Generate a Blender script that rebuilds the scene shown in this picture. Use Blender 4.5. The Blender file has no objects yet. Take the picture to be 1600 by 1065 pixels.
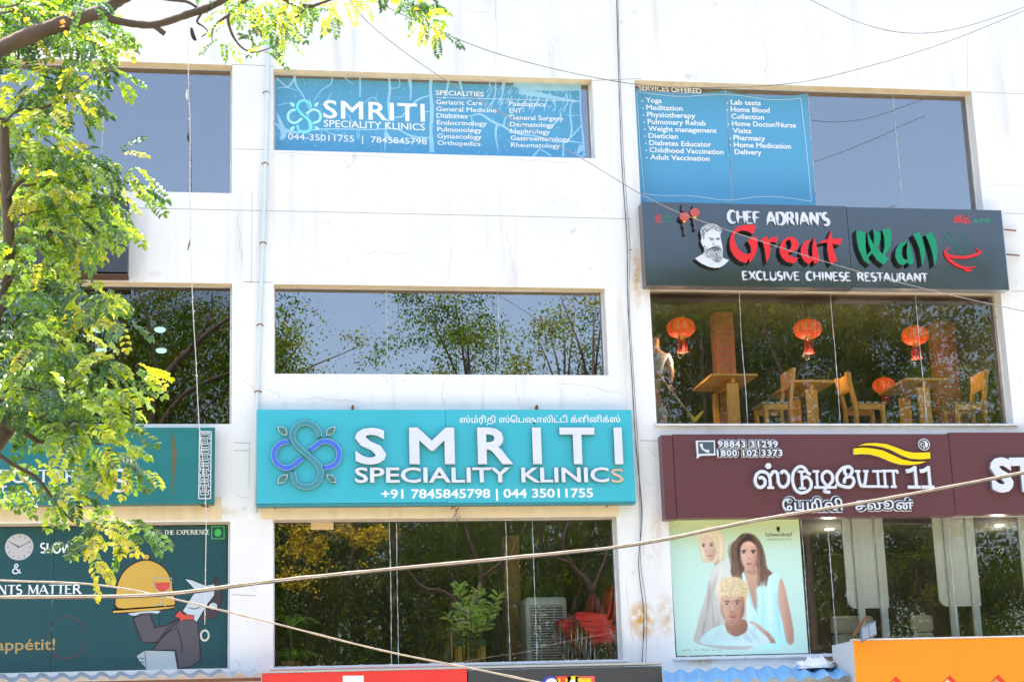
import bpy, math, random
import numpy as np
from mathutils import Matrix, Vector
random.seed(7); RS = np.random.RandomState(7)
SC = bpy.context.scene
COL = SC.collection
# ------------------------------------------------------------------ camera
F = 2773.06; YAW, PIT, ROL = [math.radians(a) for a in (9.86216, 13.77512, -1.91328)]
CAM = np.array([0.0, -23.0, 1.6])
def _basis():
    f = np.array([math.sin(YAW)*math.cos(PIT), math.cos(YAW)*math.cos(PIT), math.sin(PIT)])
    r = np.array([math.cos(YAW), -math.sin(YAW), 0.0]); u = np.cross(r, f)
    return math.cos(ROL)*r+math.sin(ROL)*u, -math.sin(ROL)*r+math.cos(ROL)*u, f
BR, BU, BF = _basis()
cd = bpy.data.cameras.new('camera'); cam = bpy.data.objects.new('camera', cd); COL.objects.link(cam)
cd.sensor_width = 36; cd.lens = F/1600*36; cd.clip_start = 0.1; cd.clip_end = 3000
cam.matrix_world = Matrix(((BR[0], BU[0], -BF[0], CAM[0]), (BR[1], BU[1], -BF[1], CAM[1]), (BR[2], BU[2], -BF[2], CAM[2]), (0, 0, 0, 1)))
SC.camera = cam
# ------------------------------------------------------------------ light
SUN = Vector((-0.16, 0.30, 0.94)).normalized()
w = bpy.data.worlds.new('World'); SC.world = w; w.use_nodes = True
nt = w.node_tree; bg = nt.nodes['Background']; sky = nt.nodes.new('ShaderNodeTexSky')
sky.sky_type = 'NISHITA'; sky.sun_disc = False
sky.sun_elevation = math.asin(SUN.z); sky.sun_rotation = math.atan2(SUN.x, SUN.y)
sky.air_density = 1.0; sky.dust_density = 3.5; sky.ozone_density = 0.8
nt.links.new(sky.outputs[0], bg.inputs[0]); bg.inputs[1].default_value = 0.15
sl = bpy.data.lights.new('sun', 'SUN'); sl.energy = 3.0; sl.angle = math.radians(0.5); sl.color = (1, 0.95, 0.86)
so = bpy.data.objects.new('sun', sl); COL.objects.link(so); so.rotation_euler = SUN.to_track_quat('Z', 'Y').to_euler()
SC.view_settings.view_transform = 'Standard'; SC.view_settings.look = 'None'; SC.view_settings.gamma = 1
SC.view_settings.use_curve_mapping = False; SC.view_settings.exposure = 2.1
SC.render.engine = 'CYCLES'; SC.cycles.max_bounces = 10; SC.cycles.transparent_max_bounces = 16
SC.cycles.caustics_reflective = False; SC.cycles.caustics_refractive = False; SC.cycles.sample_clamp_indirect = 6

# ------------------------------------------------------------------ helpers
def W(px, py, y):
    d = BF + BR*((px-800)/F) - BU*((py-532.5)/F)
    t = (y-CAM[1])/d[1]; return CAM+d*t
def tr(pts, ox, oy, s): return [(ox+x/s, oy+y/s) for x, y in pts]      # zoomed-crop coordinates to photo pixels
def xz(pts, y): return [(lambda p: (p[0], p[2]))(W(a, b, y)) for a, b in pts]
def smooth(pts, n=4, closed=True):
    p = [np.array(q, float) for q in pts]; N = len(p); out = []
    for i in range(N if closed else N-1):
        if closed: a, b, c, d = p[i-1], p[i], p[(i+1) % N], p[(i+2) % N]
        else: a, b, c, d = p[max(i-1, 0)], p[i], p[i+1], p[min(i+2, N-1)]
        for k in range(n):
            t = k/n; out.append(tuple(0.5*((2*b)+(-a+c)*t+(2*a-5*b+4*c-d)*t*t+(-a+3*b-3*c+d)*t**3)))
    if not closed: out.append(tuple(p[-1]))
    return out
ORG = {}
def props(o, label=None, cat=None, group=None, kind=None):
    if label: o['label'] = label
    if cat: o['category'] = cat
    if group: o['group'] = group
    if kind: o['kind'] = kind
    return o
def thing(name, loc, label, cat, group=None):
    o = bpy.data.objects.new(name, None); COL.objects.link(o); o.location = loc; o.empty_display_size = 0.2
    ORG[o.name] = np.array(loc, float); return props(o, label, cat, group)
class MB:
    def __init__(s): s.v = []; s.f = []; s.m = []; s.sm = []
    def add(s, vs, fs, mi=0, sm=False):
        b = len(s.v); s.v.extend([tuple(map(float, q)) for q in vs]); s.f.extend([[b+i for i in q] for q in fs]); s.m.extend([mi]*len(fs)); s.sm.extend([sm]*len(fs)); return s
    def box(s, x0, x1, y0, y1, z0, z1, mi=0):
        v = [(x, y, z) for z in (z0, z1) for y in (y0, y1) for x in (x0, x1)]
        return s.add(v, [(0, 2, 3, 1), (4, 5, 7, 6), (0, 1, 5, 4), (2, 6, 7, 3), (0, 4, 6, 2), (1, 3, 7, 5)], mi)
    def obox(s, c, ax, ay, az, mi=0):       # oriented box: centre and half-axis vectors
        c, ax, ay, az = [np.array(q, float) for q in (c, ax, ay, az)]
        v = [c+i*ax+j*ay+k*az for k in (-1, 1) for j in (-1, 1) for i in (-1, 1)]
        return s.add(v, [(0, 2, 3, 1), (4, 5, 7, 6), (0, 1, 5, 4), (2, 6, 7, 3), (0, 4, 6, 2), (1, 3, 7, 5)], mi)
    def bar(s, a, b, wx, wy, mi=0, up=(0, 0, 1)):
        a, b = np.array(a, float), np.array(b, float); d = b-a; L = np.linalg.norm(d); d /= L
        u = np.array(up, float)
        if abs(d@u) > .95: u = np.array((0, 1., 0))
        e = np.cross(d, u); e /= np.linalg.norm(e); g = np.cross(e, d)
        return s.obox((a+b)/2, d*L/2, e*wx/2, g*wy/2, mi)
    def tube(s, pts, r, n=8, mi=0, caps=True):
        P = [np.array(p, float) for p in pts]; R = r if hasattr(r, '__len__') else [r]*len(P); vs = []; fs = []
        u = np.array((0.13, 0.31, 0.94))
        for i, p in enumerate(P):
            d = P[min(i+1, len(P)-1)]-P[max(i-1, 0)]; d = d/(np.linalg.norm(d)+1e-12)
            e = np.cross(d, u); ne = np.linalg.norm(e)
            if ne < 1e-3: e = np.cross(d, (1., 0, 0)); ne = np.linalg.norm(e)
            e /= ne; g = np.cross(e, d); u = g
            for k in range(n): a = 2*math.pi*k/n; vs.append(p+R[i]*(math.cos(a)*e+math.sin(a)*g))
        for i in range(len(P)-1):
            for k in range(n): fs.append((i*n+k, i*n+(k+1) % n, (i+1)*n+(k+1) % n, (i+1)*n+k))
        if caps: fs.append(tuple(range(n))[::-1]); fs.append(tuple((len(P)-1)*n+k for k in range(n)))
        return s.add(vs, fs, mi, True)
    def lathe(s, c, prof, n=16, mi=0, sx=1, sy=1):
        vs = []; fs = []
        for r, z in prof:
            for k in range(n): a = 2*math.pi*k/n; vs.append((c[0]+r*sx*math.cos(a), c[1]+r*sy*math.sin(a), c[2]+z))
        for i in range(len(prof)-1):
            for k in range(n): fs.append((i*n+k, i*n+(k+1) % n, (i+1)*n+(k+1) % n, (i+1)*n+k))
        return s.add(vs, fs, mi, True)
    def prism(s, poly, yf, yb, mi=0, ms=None):   # polygon in xz, front at yf, back at yb
        n = len(poly); A = sum(poly[i-1][0]*poly[i][1]-poly[i][0]*poly[i-1][1] for i in range(n))
        if A < 0: poly = poly[::-1]
        s.add([(x, yf, z) for x, z in poly], [tuple(range(n))], mi)
        if yb != yf:
            v = [(x, yf, z) for x, z in poly]+[(x, yb, z) for x, z in poly]
            s.add(v, [(i, n+i, n+(i+1) % n, (i+1) % n) for i in range(n)], mi if ms is None else ms)
            s.add([(x, yb, z) for x, z in poly], [tuple(range(n))[::-1]], mi if ms is None else ms)
        return s
    def ribbon(s, pts, wd, yf, yb=None, mi=0, ms=None):   # stroke in xz
        P = np.array(pts, float); n = len(P)
        Wd = np.array(wd if hasattr(wd, '__len__') else [wd]*n, float)
        if len(Wd) != n: Wd = np.interp(np.linspace(0, 1, n), np.linspace(0, 1, len(Wd)), Wd)
        T = np.gradient(P, axis=0); T /= np.linalg.norm(T, axis=1)[:, None]+1e-12; N = np.stack([-T[:, 1], T[:, 0]], 1)
        L = P+N*Wd[:, None]/2; R = P-N*Wd[:, None]/2
        v = [(x, yf, z) for x, z in L]+[(x, yf, z) for x, z in R]
        s.add(v, [(i, n+i, n+i+1, i+1) for i in range(n-1)], mi)
        if yb is not None:
            mm = mi if ms is None else ms
            v2 = v+[(x, yb, z) for x, z in L]+[(x, yb, z) for x, z in R]
            s.add(v2, [(i, i+1, 2*n+i+1, 2*n+i) for i in range(n-1)]+[(n+i, 3*n+i, 3*n+i+1, n+i+1) for i in range(n-1)]+[(0, 2*n, 3*n, n), (n-1, 2*n-1, 4*n-1, 3*n-1)], mm)
        return s
    def ell(s, cx, cz, rx, rz, yf, yb=None, mi=0, n=24, ms=None):
        return s.prism([(cx+rx*math.cos(2*math.pi*k/n), cz+rz*math.sin(2*math.pi*k/n)) for k in range(n)], yf, yf if yb is None else yb, mi, ms)
    def build(s, name, mats, parent=None, label=None, cat=None, group=None, kind=None, base=None, bevel=0):
        if not isinstance(mats, (list, tuple)): mats = [mats]
        v = np.array(s.v)
        if parent is not None: org = ORG[parent.name]
        else: org = np.array(base) if base is not None else np.array([(v[:, 0].min()+v[:, 0].max())/2, (v[:, 1].min()+v[:, 1].max())/2, v[:, 2].min()])
        me = bpy.data.meshes.new(name); me.from_pydata((v-org).tolist(), [], s.f)
        for m in mats: me.materials.append(m)
        if any(s.m): me.polygons.foreach_set('material_index', s.m)
        if any(s.sm): me.polygons.foreach_set('use_smooth', s.sm)
        me.update()
        o = bpy.data.objects.new(name, me); COL.objects.link(o)
        if parent is not None: o.parent = parent; ORG[o.name] = org
        else: o.location = org; ORG[o.name] = org
        if bevel:
            b = o.modifiers.new('bevel', 'BEVEL'); b.width = bevel; b.segments = 2; b.limit_method = 'ANGLE'
        return props(o, label, cat, group, kind)
def copy_tree(o, parent=None):
    c = o.copy(); COL.objects.link(c); c.parent = parent; ORG[c.name] = ORG.get(o.name, np.zeros(3))
    for ch in list(o.children): copy_tree(ch, c)
    return c
# ------------------------------------------------------------------ materials
def mat(name, col, rough=0.6, metal=0.0, var=0.0, vscale=3.0, bump=0.0, bscale=40.0, spec=0.5, streak=0.0, emit=None, estr=0, spots=0.0, dcol=(0.12, 0.1, 0.08), coat=0.0):
    m = bpy.data.materials.new(name); m.use_nodes = True; t = m.node_tree; N = t.nodes; L = t.links
    p = N['Principled BSDF']; p.inputs['Base Color'].default_value = (*col, 1); p.inputs['Roughness'].default_value = rough
    p.inputs['Metallic'].default_value = metal; p.inputs['Specular IOR Level'].default_value = spec; p.inputs['Coat Weight'].default_value = coat
    if emit: p.inputs['Emission Color'].default_value = (*emit, 1); p.inputs['Emission Strength'].default_value = estr
    tc = N.new('ShaderNodeTexCoord'); src = None
    def mixc(fac, a, b):
        x = N.new('ShaderNodeMix'); x.data_type = 'RGBA'; L.new(fac, x.inputs[0])
        if isinstance(a, tuple): x.inputs[6].default_value = (*a, 1)
        else: L.new(a, x.inputs[6])
        x.inputs[7].default_value = (*b, 1); return x.outputs[2]
    def noise(scale, lo, hi, out, det=5, mapscale=None):
        n = N.new('ShaderNodeTexNoise'); n.inputs['Scale'].default_value = scale; n.inputs['Detail'].default_value = det
        if mapscale: mp = N.new('ShaderNodeMapping'); mp.inputs['Scale'].default_value = mapscale; L.new(tc.outputs['Object'], mp.inputs[0]); L.new(mp.outputs[0], n.inputs['Vector'])
        else: L.new(tc.outputs['Object'], n.inputs['Vector'])
        r = N.new('ShaderNodeMapRange'); r.inputs[1].default_value = lo; r.inputs[2].default_value = hi; r.inputs[3].default_value = 0; r.inputs[4].default_value = out
        L.new(n.outputs[0], r.inputs[0]); return r.outputs[0]
    cur = tuple(col)
    if var: cur = mixc(noise(vscale, .35, .75, var), cur, tuple(c*0.55 for c in col))
    if streak: cur = mixc(noise(1.0, .52, .8, streak, 6, (9, 9, .5)), cur, dcol)
    if spots: cur = mixc(noise(26, .66, .72, spots, 3), cur, dcol)
    if not isinstance(cur, tuple): L.new(cur, p.inputs['Base Color'])
    if bump:
        n = N.new('ShaderNodeTexNoise'); n.inputs['Scale'].default_value = bscale; n.inputs['Detail'].default_value = 4; L.new(tc.outputs['Object'], n.inputs['Vector'])
        b = N.new('ShaderNodeBump'); b.inputs['Strength'].default_value = bump; b.inputs['Distance'].default_value = 0.01; L.new(n.outputs[0], b.inputs['Height']); L.new(b.outputs[0], p.inputs['Normal'])
    return m
def wood(name, col, col2, scale=6):
    m = mat(name, col, 0.45); t = m.node_tree; N = t.nodes; L = t.links; tc = N.new('ShaderNodeTexCoord'); mp = N.new('ShaderNodeMapping'); mp.inputs['Scale'].default_value = (8, 8, 1.2)
    n = N.new('ShaderNodeTexNoise'); n.inputs['Scale'].default_value = scale; n.inputs['Detail'].default_value = 6; n.inputs['Distortion'].default_value = 1.2
    r = N.new('ShaderNodeValToRGB'); r.color_ramp.elements[0].position = .35; r.color_ramp.elements[1].position = .68
    r.color_ramp.elements[0].color = (*col, 1); r.color_ramp.elements[1].color = (*col2, 1)
    L.new(tc.outputs['Object'], mp.inputs[0]); L.new(mp.outputs[0], n.inputs['Vector']); L.new(n.outputs[0], r.inputs[0]); L.new(r.outputs[0], N['Principled BSDF'].inputs['Base Color']); return m
def glass(name, tint, refl, dust=0.03):
    m = bpy.data.materials.new(name); m.use_nodes = True; t = m.node_tree; N = t.nodes; L = t.links; N.remove(N['Principled BSDF'])
    out = N['Material Output']; tr_ = N.new('ShaderNodeBsdfTransparent'); tr_.inputs[0].default_value = (*tint, 1)
    gl = N.new('ShaderNodeBsdfGlossy'); gl.inputs['Roughness'].default_value = 0.0; gl.inputs['Color'].default_value = (.97, .94, .91, 1)
    fr = N.new('ShaderNodeFresnel'); fr.inputs[0].default_value = 1.5; ad = N.new('ShaderNodeMath'); ad.inputs[1].default_value = refl-0.04; L.new(fr.outputs[0], ad.inputs[0]); ad.use_clamp = True
    mx = N.new('ShaderNodeMixShader'); L.new(ad.outputs[0], mx.inputs[0]); L.new(tr_.outputs[0], mx.inputs[1]); L.new(gl.outputs[0], mx.inputs[2])
    tc = N.new('ShaderNodeTexCoord'); n = N.new('ShaderNodeTexNoise'); n.inputs['Scale'].default_value = .9; n.inputs['Detail'].default_value = 2; L.new(tc.outputs['Object'], n.inputs['Vector'])
    b = N.new('ShaderNodeBump'); b.inputs['Strength'].default_value = .03; b.inputs['Distance'].default_value = .02; L.new(n.outputs[0], b.inputs['Height']); L.new(b.outputs[0], gl.inputs['Normal'])
    # dust film with vertical drips and specks
    df = N.new('ShaderNodeBsdfDiffuse'); df.inputs[0].default_value = (.62, .64, .66, 1)
    mp = N.new('ShaderNodeMapping'); mp.inputs['Scale'].default_value = (14, 14, .35); L.new(tc.outputs['Object'], mp.inputs[0])
    n2 = N.new('ShaderNodeTexNoise'); n2.inputs['Scale'].default_value = 1; n2.inputs['Detail'].default_value = 5; L.new(mp.outputs[0], n2.inputs['Vector'])
    r = N.new('ShaderNodeMapRange'); r.inputs[1].default_value = .4; r.inputs[2].default_value = .8; r.inputs[3].default_value = dust*.35; r.inputs[4].default_value = dust*3; L.new(n2.outputs[0], r.inputs[0])
    n3 = N.new('ShaderNodeTexNoise'); n3.inputs['Scale'].default_value = 60; n3.inputs['Detail'].default_value = 1; L.new(tc.outputs['Object'], n3.inputs['Vector'])
    r3 = N.new('ShaderNodeMapRange'); r3.inputs[1].default_value = .76; r3.inputs[2].default_value = .8; r3.inputs[3].default_value = 0; r3.inputs[4].default_value = .5; L.new(n3.outputs[0], r3.inputs[0])
    s = N.new('ShaderNodeMath'); L.new(r.outputs[0], s.inputs[0]); L.new(r3.outputs[0], s.inputs[1]); s.use_clamp = True
    m2 = N.new('ShaderNodeMixShader'); L.new(s.outputs[0], m2.inputs[0]); L.new(mx.outputs[0], m2.inputs[1]); L.new(df.outputs[0], m2.inputs[2]); L.new(m2.outputs[0], out.inputs[0])
    return m
def leafmat(name, gloss=.14):
    m = bpy.data.materials.new(name); m.use_nodes = True; t = m.node_tree; N = t.nodes; L = t.links; N.remove(N['Principled BSDF']); out = N['Material Output']
    at = N.new('ShaderNodeVertexColor'); at.layer_name = 'tone'
    df = N.new('ShaderNodeBsdfDiffuse'); L.new(at.outputs[0], df.inputs[0])
    tl = N.new('ShaderNodeBsdfTranslucent'); mu = N.new('ShaderNodeMix'); mu.data_type = 'RGBA'; mu.blend_type = 'MULTIPLY'; mu.inputs[0].default_value = 1
    L.new(at.outputs[0], mu.inputs[6]); mu.inputs[7].default_value = (3.4, 3.0, .6, 1); L.new(mu.outputs[2], tl.inputs[0])
    mx = N.new('ShaderNodeMixShader'); mx.inputs[0].default_value = .5; L.new(df.outputs[0], mx.inputs[1]); L.new(tl.outputs[0], mx.inputs[2])
    gl = N.new('ShaderNodeBsdfGlossy'); gl.inputs['Roughness'].default_value = .38; gl.inputs['Color'].default_value = (.8, .85, .8, 1)
    m2 = N.new('ShaderNodeMixShader'); m2.inputs[0].default_value = gloss; L.new(mx.outputs[0], m2.inputs[1]); L.new(gl.outputs[0], m2.inputs[2]); L.new(m2.outputs[0], out.inputs[0]); return m
def printmat(name, rough=.4, spec=.5):
    m = mat(name, (1, 1, 1), rough, spec=spec); t = m.node_tree; a = t.nodes.new('ShaderNodeVertexColor'); a.layer_name = 'tone'; t.links.new(a.outputs[0], t.nodes['Principled BSDF'].inputs['Base Color']); return m
def wallmat():
    m = mat('white_painted_plaster', (.8, .795, .765), .8, bump=.35, bscale=22); t = m.node_tree; N = t.nodes; L = t.links; p = N['Principled BSDF']
    tc = N.new('ShaderNodeTexCoord'); cur = None
    def nz(scale, lo, hi, out, det=6, ms=None, dist=0):
        n = N.new('ShaderNodeTexNoise'); n.inputs['Scale'].default_value = scale; n.inputs['Detail'].default_value = det; n.inputs['Distortion'].default_value = dist
        if ms: mp = N.new('ShaderNodeMapping'); mp.inputs['Scale'].default_value = ms; L.new(tc.outputs['Object'], mp.inputs[0]); L.new(mp.outputs[0], n.inputs['Vector'])
        else: L.new(tc.outputs['Object'], n.inputs['Vector'])
        r = N.new('ShaderNodeMapRange'); r.interpolation_type = 'SMOOTHSTEP'; r.inputs[1].default_value = lo; r.inputs[2].default_value = hi; r.inputs[3].default_value = 0; r.inputs[4].default_value = out; L.new(n.outputs[0], r.inputs[0]); return r.outputs[0]
    def mx(fac, a, b):
        x = N.new('ShaderNodeMix'); x.data_type = 'RGBA'; L.new(fac, x.inputs[0])
        if isinstance(a, tuple): x.inputs[6].default_value = (*a, 1)
        else: L.new(a, x.inputs[6])
        x.inputs[7].default_value = (*b, 1); return x.outputs[2]
    cur = mx(nz(.8, .45, .75, .45), (.8, .795, .765), (.69, .69, .67))
    cur = mx(nz(1, .52, .82, .7, 7, (3.5, 3.5, .3)), cur, (.50, .48, .44))
    cur = mx(nz(7, .62, .8, .5, 8, None, .6), cur, (.48, .45, .40))
    cur = mx(nz(30, .70, .76, .5, 2), cur, (.3, .26, .2))
    sep = N.new('ShaderNodeSeparateXYZ'); L.new(tc.outputs['Object'], sep.inputs[0])
    def stain(cx, cz, rx, rz, col, amt):
        a = N.new('ShaderNodeMath'); a.operation = 'SUBTRACT'; L.new(sep.outputs[0], a.inputs[0]); a.inputs[1].default_value = cx
        b = N.new('ShaderNodeMath'); b.operation = 'DIVIDE'; L.new(a.outputs[0], b.inputs[0]); b.inputs[1].default_value = rx
        c = N.new('ShaderNodeMath'); c.operation = 'SUBTRACT'; L.new(sep.outputs[2], c.inputs[0]); c.inputs[1].default_value = cz
        d = N.new('ShaderNodeMath'); d.operation = 'DIVIDE'; L.new(c.outputs[0], d.inputs[0]); d.inputs[1].default_value = rz
        cv = N.new('ShaderNodeCombineXYZ'); L.new(b.outputs[0], cv.inputs[0]); L.new(d.outputs[0], cv.inputs[1])
        ln = N.new('ShaderNodeVectorMath'); ln.operation = 'LENGTH'; L.new(cv.outputs[0], ln.inputs[0])
        r = N.new('ShaderNodeMapRange'); r.inputs[1].default_value = .1; r.inputs[2].default_value = 1; r.inputs[3].default_value = amt; r.inputs[4].default_value = 0; L.new(ln.outputs['Value'], r.inputs[0])
        mu = N.new('ShaderNodeMath'); mu.operation = 'MULTIPLY'; L.new(r.outputs[0], mu.inputs[0]); L.new(nz(9, .3, .62, 1.6, 6), mu.inputs[1]); mu.use_clamp = True
        return mx(mu.outputs[0], cur, col)
    for (px, py, rx, rz, col, amt) in ((1003, 968, .22, .3, (.62, .33, .06), .9), (995, 430, .09, .55, (.62, .42, .2), .8), (1040, 960, .14, .35, (.55, .33, .1), .5), (1290, 1030, .3, .12, (.6, .28, .06), .9), (330, 800, .5, .12, (.55, .45, .3), .5), (1025, 830, .1, .4, (.6, .5, .34), .6), (1095, 1030, .3, .1, (.6, .4, .15), .7)):
        p_ = W(px, py, 0); cur = stain(p_[0], p_[2], rx, rz, col, amt)
    L.new(cur, p.inputs['Base Color']); return m
M = {}
M['wall'] = wallmat()
M['soffit'] = mat('cream_soffit_paint', (.86, .72, .47), .8, var=.25, vscale=6, streak=.3, dcol=(.3, .25, .18))
M['sill'] = mat('white_sill', (.74, .74, .72), .6, var=.4, vscale=8, spots=.5)
M['crack'] = mat('wall_crack', (.30, .27, .22), .9); M['joint'] = mat('wall_joint', (.27, .25, .22), .9)
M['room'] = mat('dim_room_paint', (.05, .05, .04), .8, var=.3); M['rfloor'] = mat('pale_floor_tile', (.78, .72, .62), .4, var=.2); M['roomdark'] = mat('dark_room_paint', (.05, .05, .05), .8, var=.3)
M['glass_up'] = glass('tinted_upper_glass', (.5, .52, .55), .225, .004)
M['glass'] = glass('clear_glass', (.98, .99, .98), .055, .004); M['glass_dark'] = glass('dark_tinted_glass', (.6, .62, .62), .085, .003)
M['seal'] = mat('silicone_seal', (.48, .51, .53), .5, var=.5, vscale=30); M['dseal'] = mat('dark_joint', (.12, .12, .12), .6)
M['white'] = mat('white_acrylic', (.66, .69, .74), .35, var=.12, vscale=4); M['whitep'] = mat('white_print', (.80, .84, .84), .5)
M['side'] = mat('grey_letter_return', (.16, .15, .15), .4, .3); M['sideL'] = mat('silver_letter_return', (.42, .46, .5), .3, .5)
M['teal'] = mat('turquoise_panel', (.042, .44, .53), .42, var=.18, vscale=1.2, streak=.10, dcol=(.02, .25, .3), spots=.1)
M['tealside'] = mat('turquoise_edge', (.03, .25, .3), .5)
M['black'] = mat('black_gloss_panel', (.012, .017, .016), .13, spec=.9, var=.3, coat=.6, spots=.12, dcol=(.2, .2, .2))
M['red'] = mat('red_acrylic', (.72, .012, .012), .22, spots=.12, dcol=(.7, .3, .3)); M['green'] = mat('green_acrylic', (.0, .26, .11), .25, spots=.15, dcol=(.3, .5, .3))
M['maroon'] = mat('maroon_panel', (.115, .036, .042), .34, var=.12, spots=.08, dcol=(.25, .15, .12))
M['dkgreen'] = mat('green_flex_sign', (.012, .17, .175), .38, var=.25, vscale=2, bump=.5, bscale=1.8)
M['mural'] = mat('dark_green_mural', (.012, .075, .088), .3, var=.15, streak=.12, dcol=(.05, .13, .14), spots=.2)
M['slate'] = mat('slate_board', (.045, .05, .062), .35, var=.3)
M['yellow'] = mat('yellow_acrylic', (.95, .62, .0), .3); M['dkline'] = mat('black_print', (.02, .018, .018), .5)
M['silver'] = mat('steel_trim', (.6, .61, .62), .35, .7, spots=.4); M['rust'] = mat('rusty_steel', (.22, .09, .04), .85, var=.6, vscale=18)
M['pvc'] = mat('pale_pvc_pipe', (.62, .72, .74), .45, var=.2); M['cable'] = mat('pale_sheathed_cable', (.42, .35, .28), .7, var=.8, vscale=14)
M['bcable'] = mat('black_cable', (.04, .04, .04), .5); M['gcable'] = mat('grey_wire', (.10, .10, .10), .5); M['wire'] = mat('weathered_wire', (.26, .23, .21), .6)
M['string'] = mat('white_string', (.68, .64, .56), .8); M['bark'] = mat('tree_bark', (.15, .105, .075), .9, var=.7, vscale=9, bump=1, bscale=30)
M['leaf'] = leafmat('leaf'); M['leafi'] = leafmat('indoor_leaf', .06); M['leaff'] = leafmat('far_leaf', 0.0); M['print'] = printmat('poster_print', .45); M['petal'] = printmat('petal', .7)
M['orange'] = wood('orange_pine', (.92, .47, .08), (.78, .34, .05)); M['tabletop'] = wood('pine_tabletop', (.88, .48, .12), (.7, .32, .06))
M['brick'] = mat('red_brick', (.38, .13, .07), .85, var=.7, vscale=7, bump=.6, bscale=30); M['mortar'] = mat('grey_mortar', (.22, .2, .18), .9)
M['lant'] = mat('red_lantern_silk', (.75, .03, .012), .5, var=.3, vscale=20, emit=(1, .12, .02), estr=.10); M['gold'] = mat('gold_trim', (.8, .5, .12), .3, .7)
M['plred'] = mat('red_plastic', (.85, .02, .03), .3); M['alu'] = mat('aluminium_leg', (.7, .7, .68), .3, .7)
M['cooler'] = mat('grey_plastic', (.6, .64, .6), .45, var=.2); M['beige'] = mat('beige_leather', (.50, .46, .34), .5, var=.2)
M['panelw'] = mat('pale_green_white_laminate', (.9, .92, .86), .4, var=.12, vscale=2)
M['bluef'] = mat('blue_window_film', (.085, .33, .52), .4, var=.15, vscale=1.5, spots=.05, dcol=(.4, .6, .7)); M['bluel'] = mat('faded_blue_film', (.33, .62, .80), .5, var=.3, vscale=8)
M['cyan'] = mat('cyan_print', (.18, .75, .74), .5); M['cyan2'] = mat('pale_cyan_print', (.40, .80, .84), .5)

# ------------------------------------------------------------------ ground
MB().add([(-400, -400, 0), (400, -400, 0), (400, 400, 0), (-400, 400, 0)], [(0, 1, 2, 3)]).build('ground', mat('dusty_earth', (.30, .25, .18), .95, var=.4, vscale=.3), kind='structure', base=(0, 0, 0))
MB().box(-60, 60, -20, -11.5, .0, .004).build('road', mat('asphalt', (.06, .06, .06), .9, var=.3), kind='structure')
MB().box(-60, 60, -11.35, -.005, .0, .13).build('pavement', mat('concrete_paving', (.52, .45, .35), .9, var=.4, vscale=1), kind='structure')
MB().box(-60, 60, -11.5, -11.35, .0, .15).build('kerb', mat('kerb_concrete', (.45, .44, .42), .9), kind='structure')
MB().box(-60, 60, -29, -20.0, .0, .012).build('footpath', mat('far_paving', (.42, .38, .31), .9, var=.4, vscale=1), kind='structure')

# ------------------------------------------------------------------ building
B = thing('commercial_building', (0, 0, 0), 'white painted three storey commercial building with window bands and shop signs', 'building')
def rect(tl, tr_, bl, br, y=0.0):
    a, b, c, d = [W(*p, y) for p in (tl, tr_, bl, br)]
    return ((a[0]+c[0])/2, (b[0]+d[0])/2, (c[2]+d[2])/2, (a[2]+b[2])/2)   # x0,x1,z0,z1
OP = {}
OP['ul'] = rect((-60, 90), (363.5, 100), (-60, 297), (361.5, 298))
OP['um'] = rect((427, 107), (925, 125), (427, 235), (931.5, 247))
OP['ur'] = rect((990, 125), (1520, 143), (1003, 330), (1536, 342))
OP['ml'] = rect((-60, 438), (363, 442), (-60, 662), (361, 662))
OP['mm'] = rect((428, 444), (945, 450), (428, 583.5), (951, 586))
OP['mr'] = rect((1012, 447), (1563, 455), (1029, 663), (1584, 661))
OP['ll'] = rect((-60, 818), (360, 814), (-60, 1052), (358, 1046))
OP['lm'] = rect((427, 810), (963, 808), (427, 1042), (974, 1031))
OP['lr'] = rect((1043, 808), (1750, 800), (1057, 1026), (1760, 1012))
for k in ('ul', 'ml', 'll'): OP[k] = (-13.0,)+OP[k][1:]
x0s = [OP[k][0] for k in ('ur', 'mr', 'lr')]; HX, HZ = 16.0, 14.0
xs = sorted({-HX, HX}.union(*[{o[0], o[1]} for o in OP.values()])); zs = sorted({0.0, HZ}.union(*[{o[2], o[3]} for o in OP.values()]))
mb = MB()
for i in range(len(xs)-1):
    for j in range(len(zs)-1):
        cx, cz = (xs[i]+xs[i+1])/2, (zs[j]+zs[j+1])/2
        if any(o[0] < cx < o[1] and o[2] < cz < o[3] for o in OP.values()): continue
        for y, fl in ((0, 0), (.3, 1)):
            q = [(xs[i], y, zs[j]), (xs[i+1], y, zs[j]), (xs[i+1], y, zs[j+1]), (xs[i], y, zs[j+1])]
            mb.add(q, [(0, 1, 2, 3) if not fl else (3, 2, 1, 0)])
for x0, x1, z0, z1 in OP.values():
    mb.add([(x0, 0, z1), (x1, 0, z1), (x1, .3, z1), (x0, .3, z1)], [(0, 1, 2, 3)], 1)
    mb.add([(x0, 0, z0), (x1, 0, z0), (x1, .3, z0), (x0, .3, z0)], [(3, 2, 1, 0)], 0)
    mb.add([(x0, 0, z0), (x0, 0, z1), (x0, .3, z1), (x0, .3, z0)], [(0, 1, 2, 3)], 0)
    mb.add([(x1, 0, z0), (x1, 0, z1), (x1, .3, z1), (x1, .3, z0)], [(3, 2, 1, 0)], 0)
mb.build('front_wall', [M['wall'], M['soffit']], B)
MB().box(-HX, -HX+.3, .3, 12, 0, HZ).box(HX-.3, HX, .3, 12, 0, HZ).box(-HX+.3, HX-.3, 11.7, 12, 0, HZ).build('outer_wall', M['wall'], B)
MB().box(-HX-.1, HX+.1, -.12, 12.1, HZ+.002, HZ+.25).build('roof', M['sill'], B)
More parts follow.
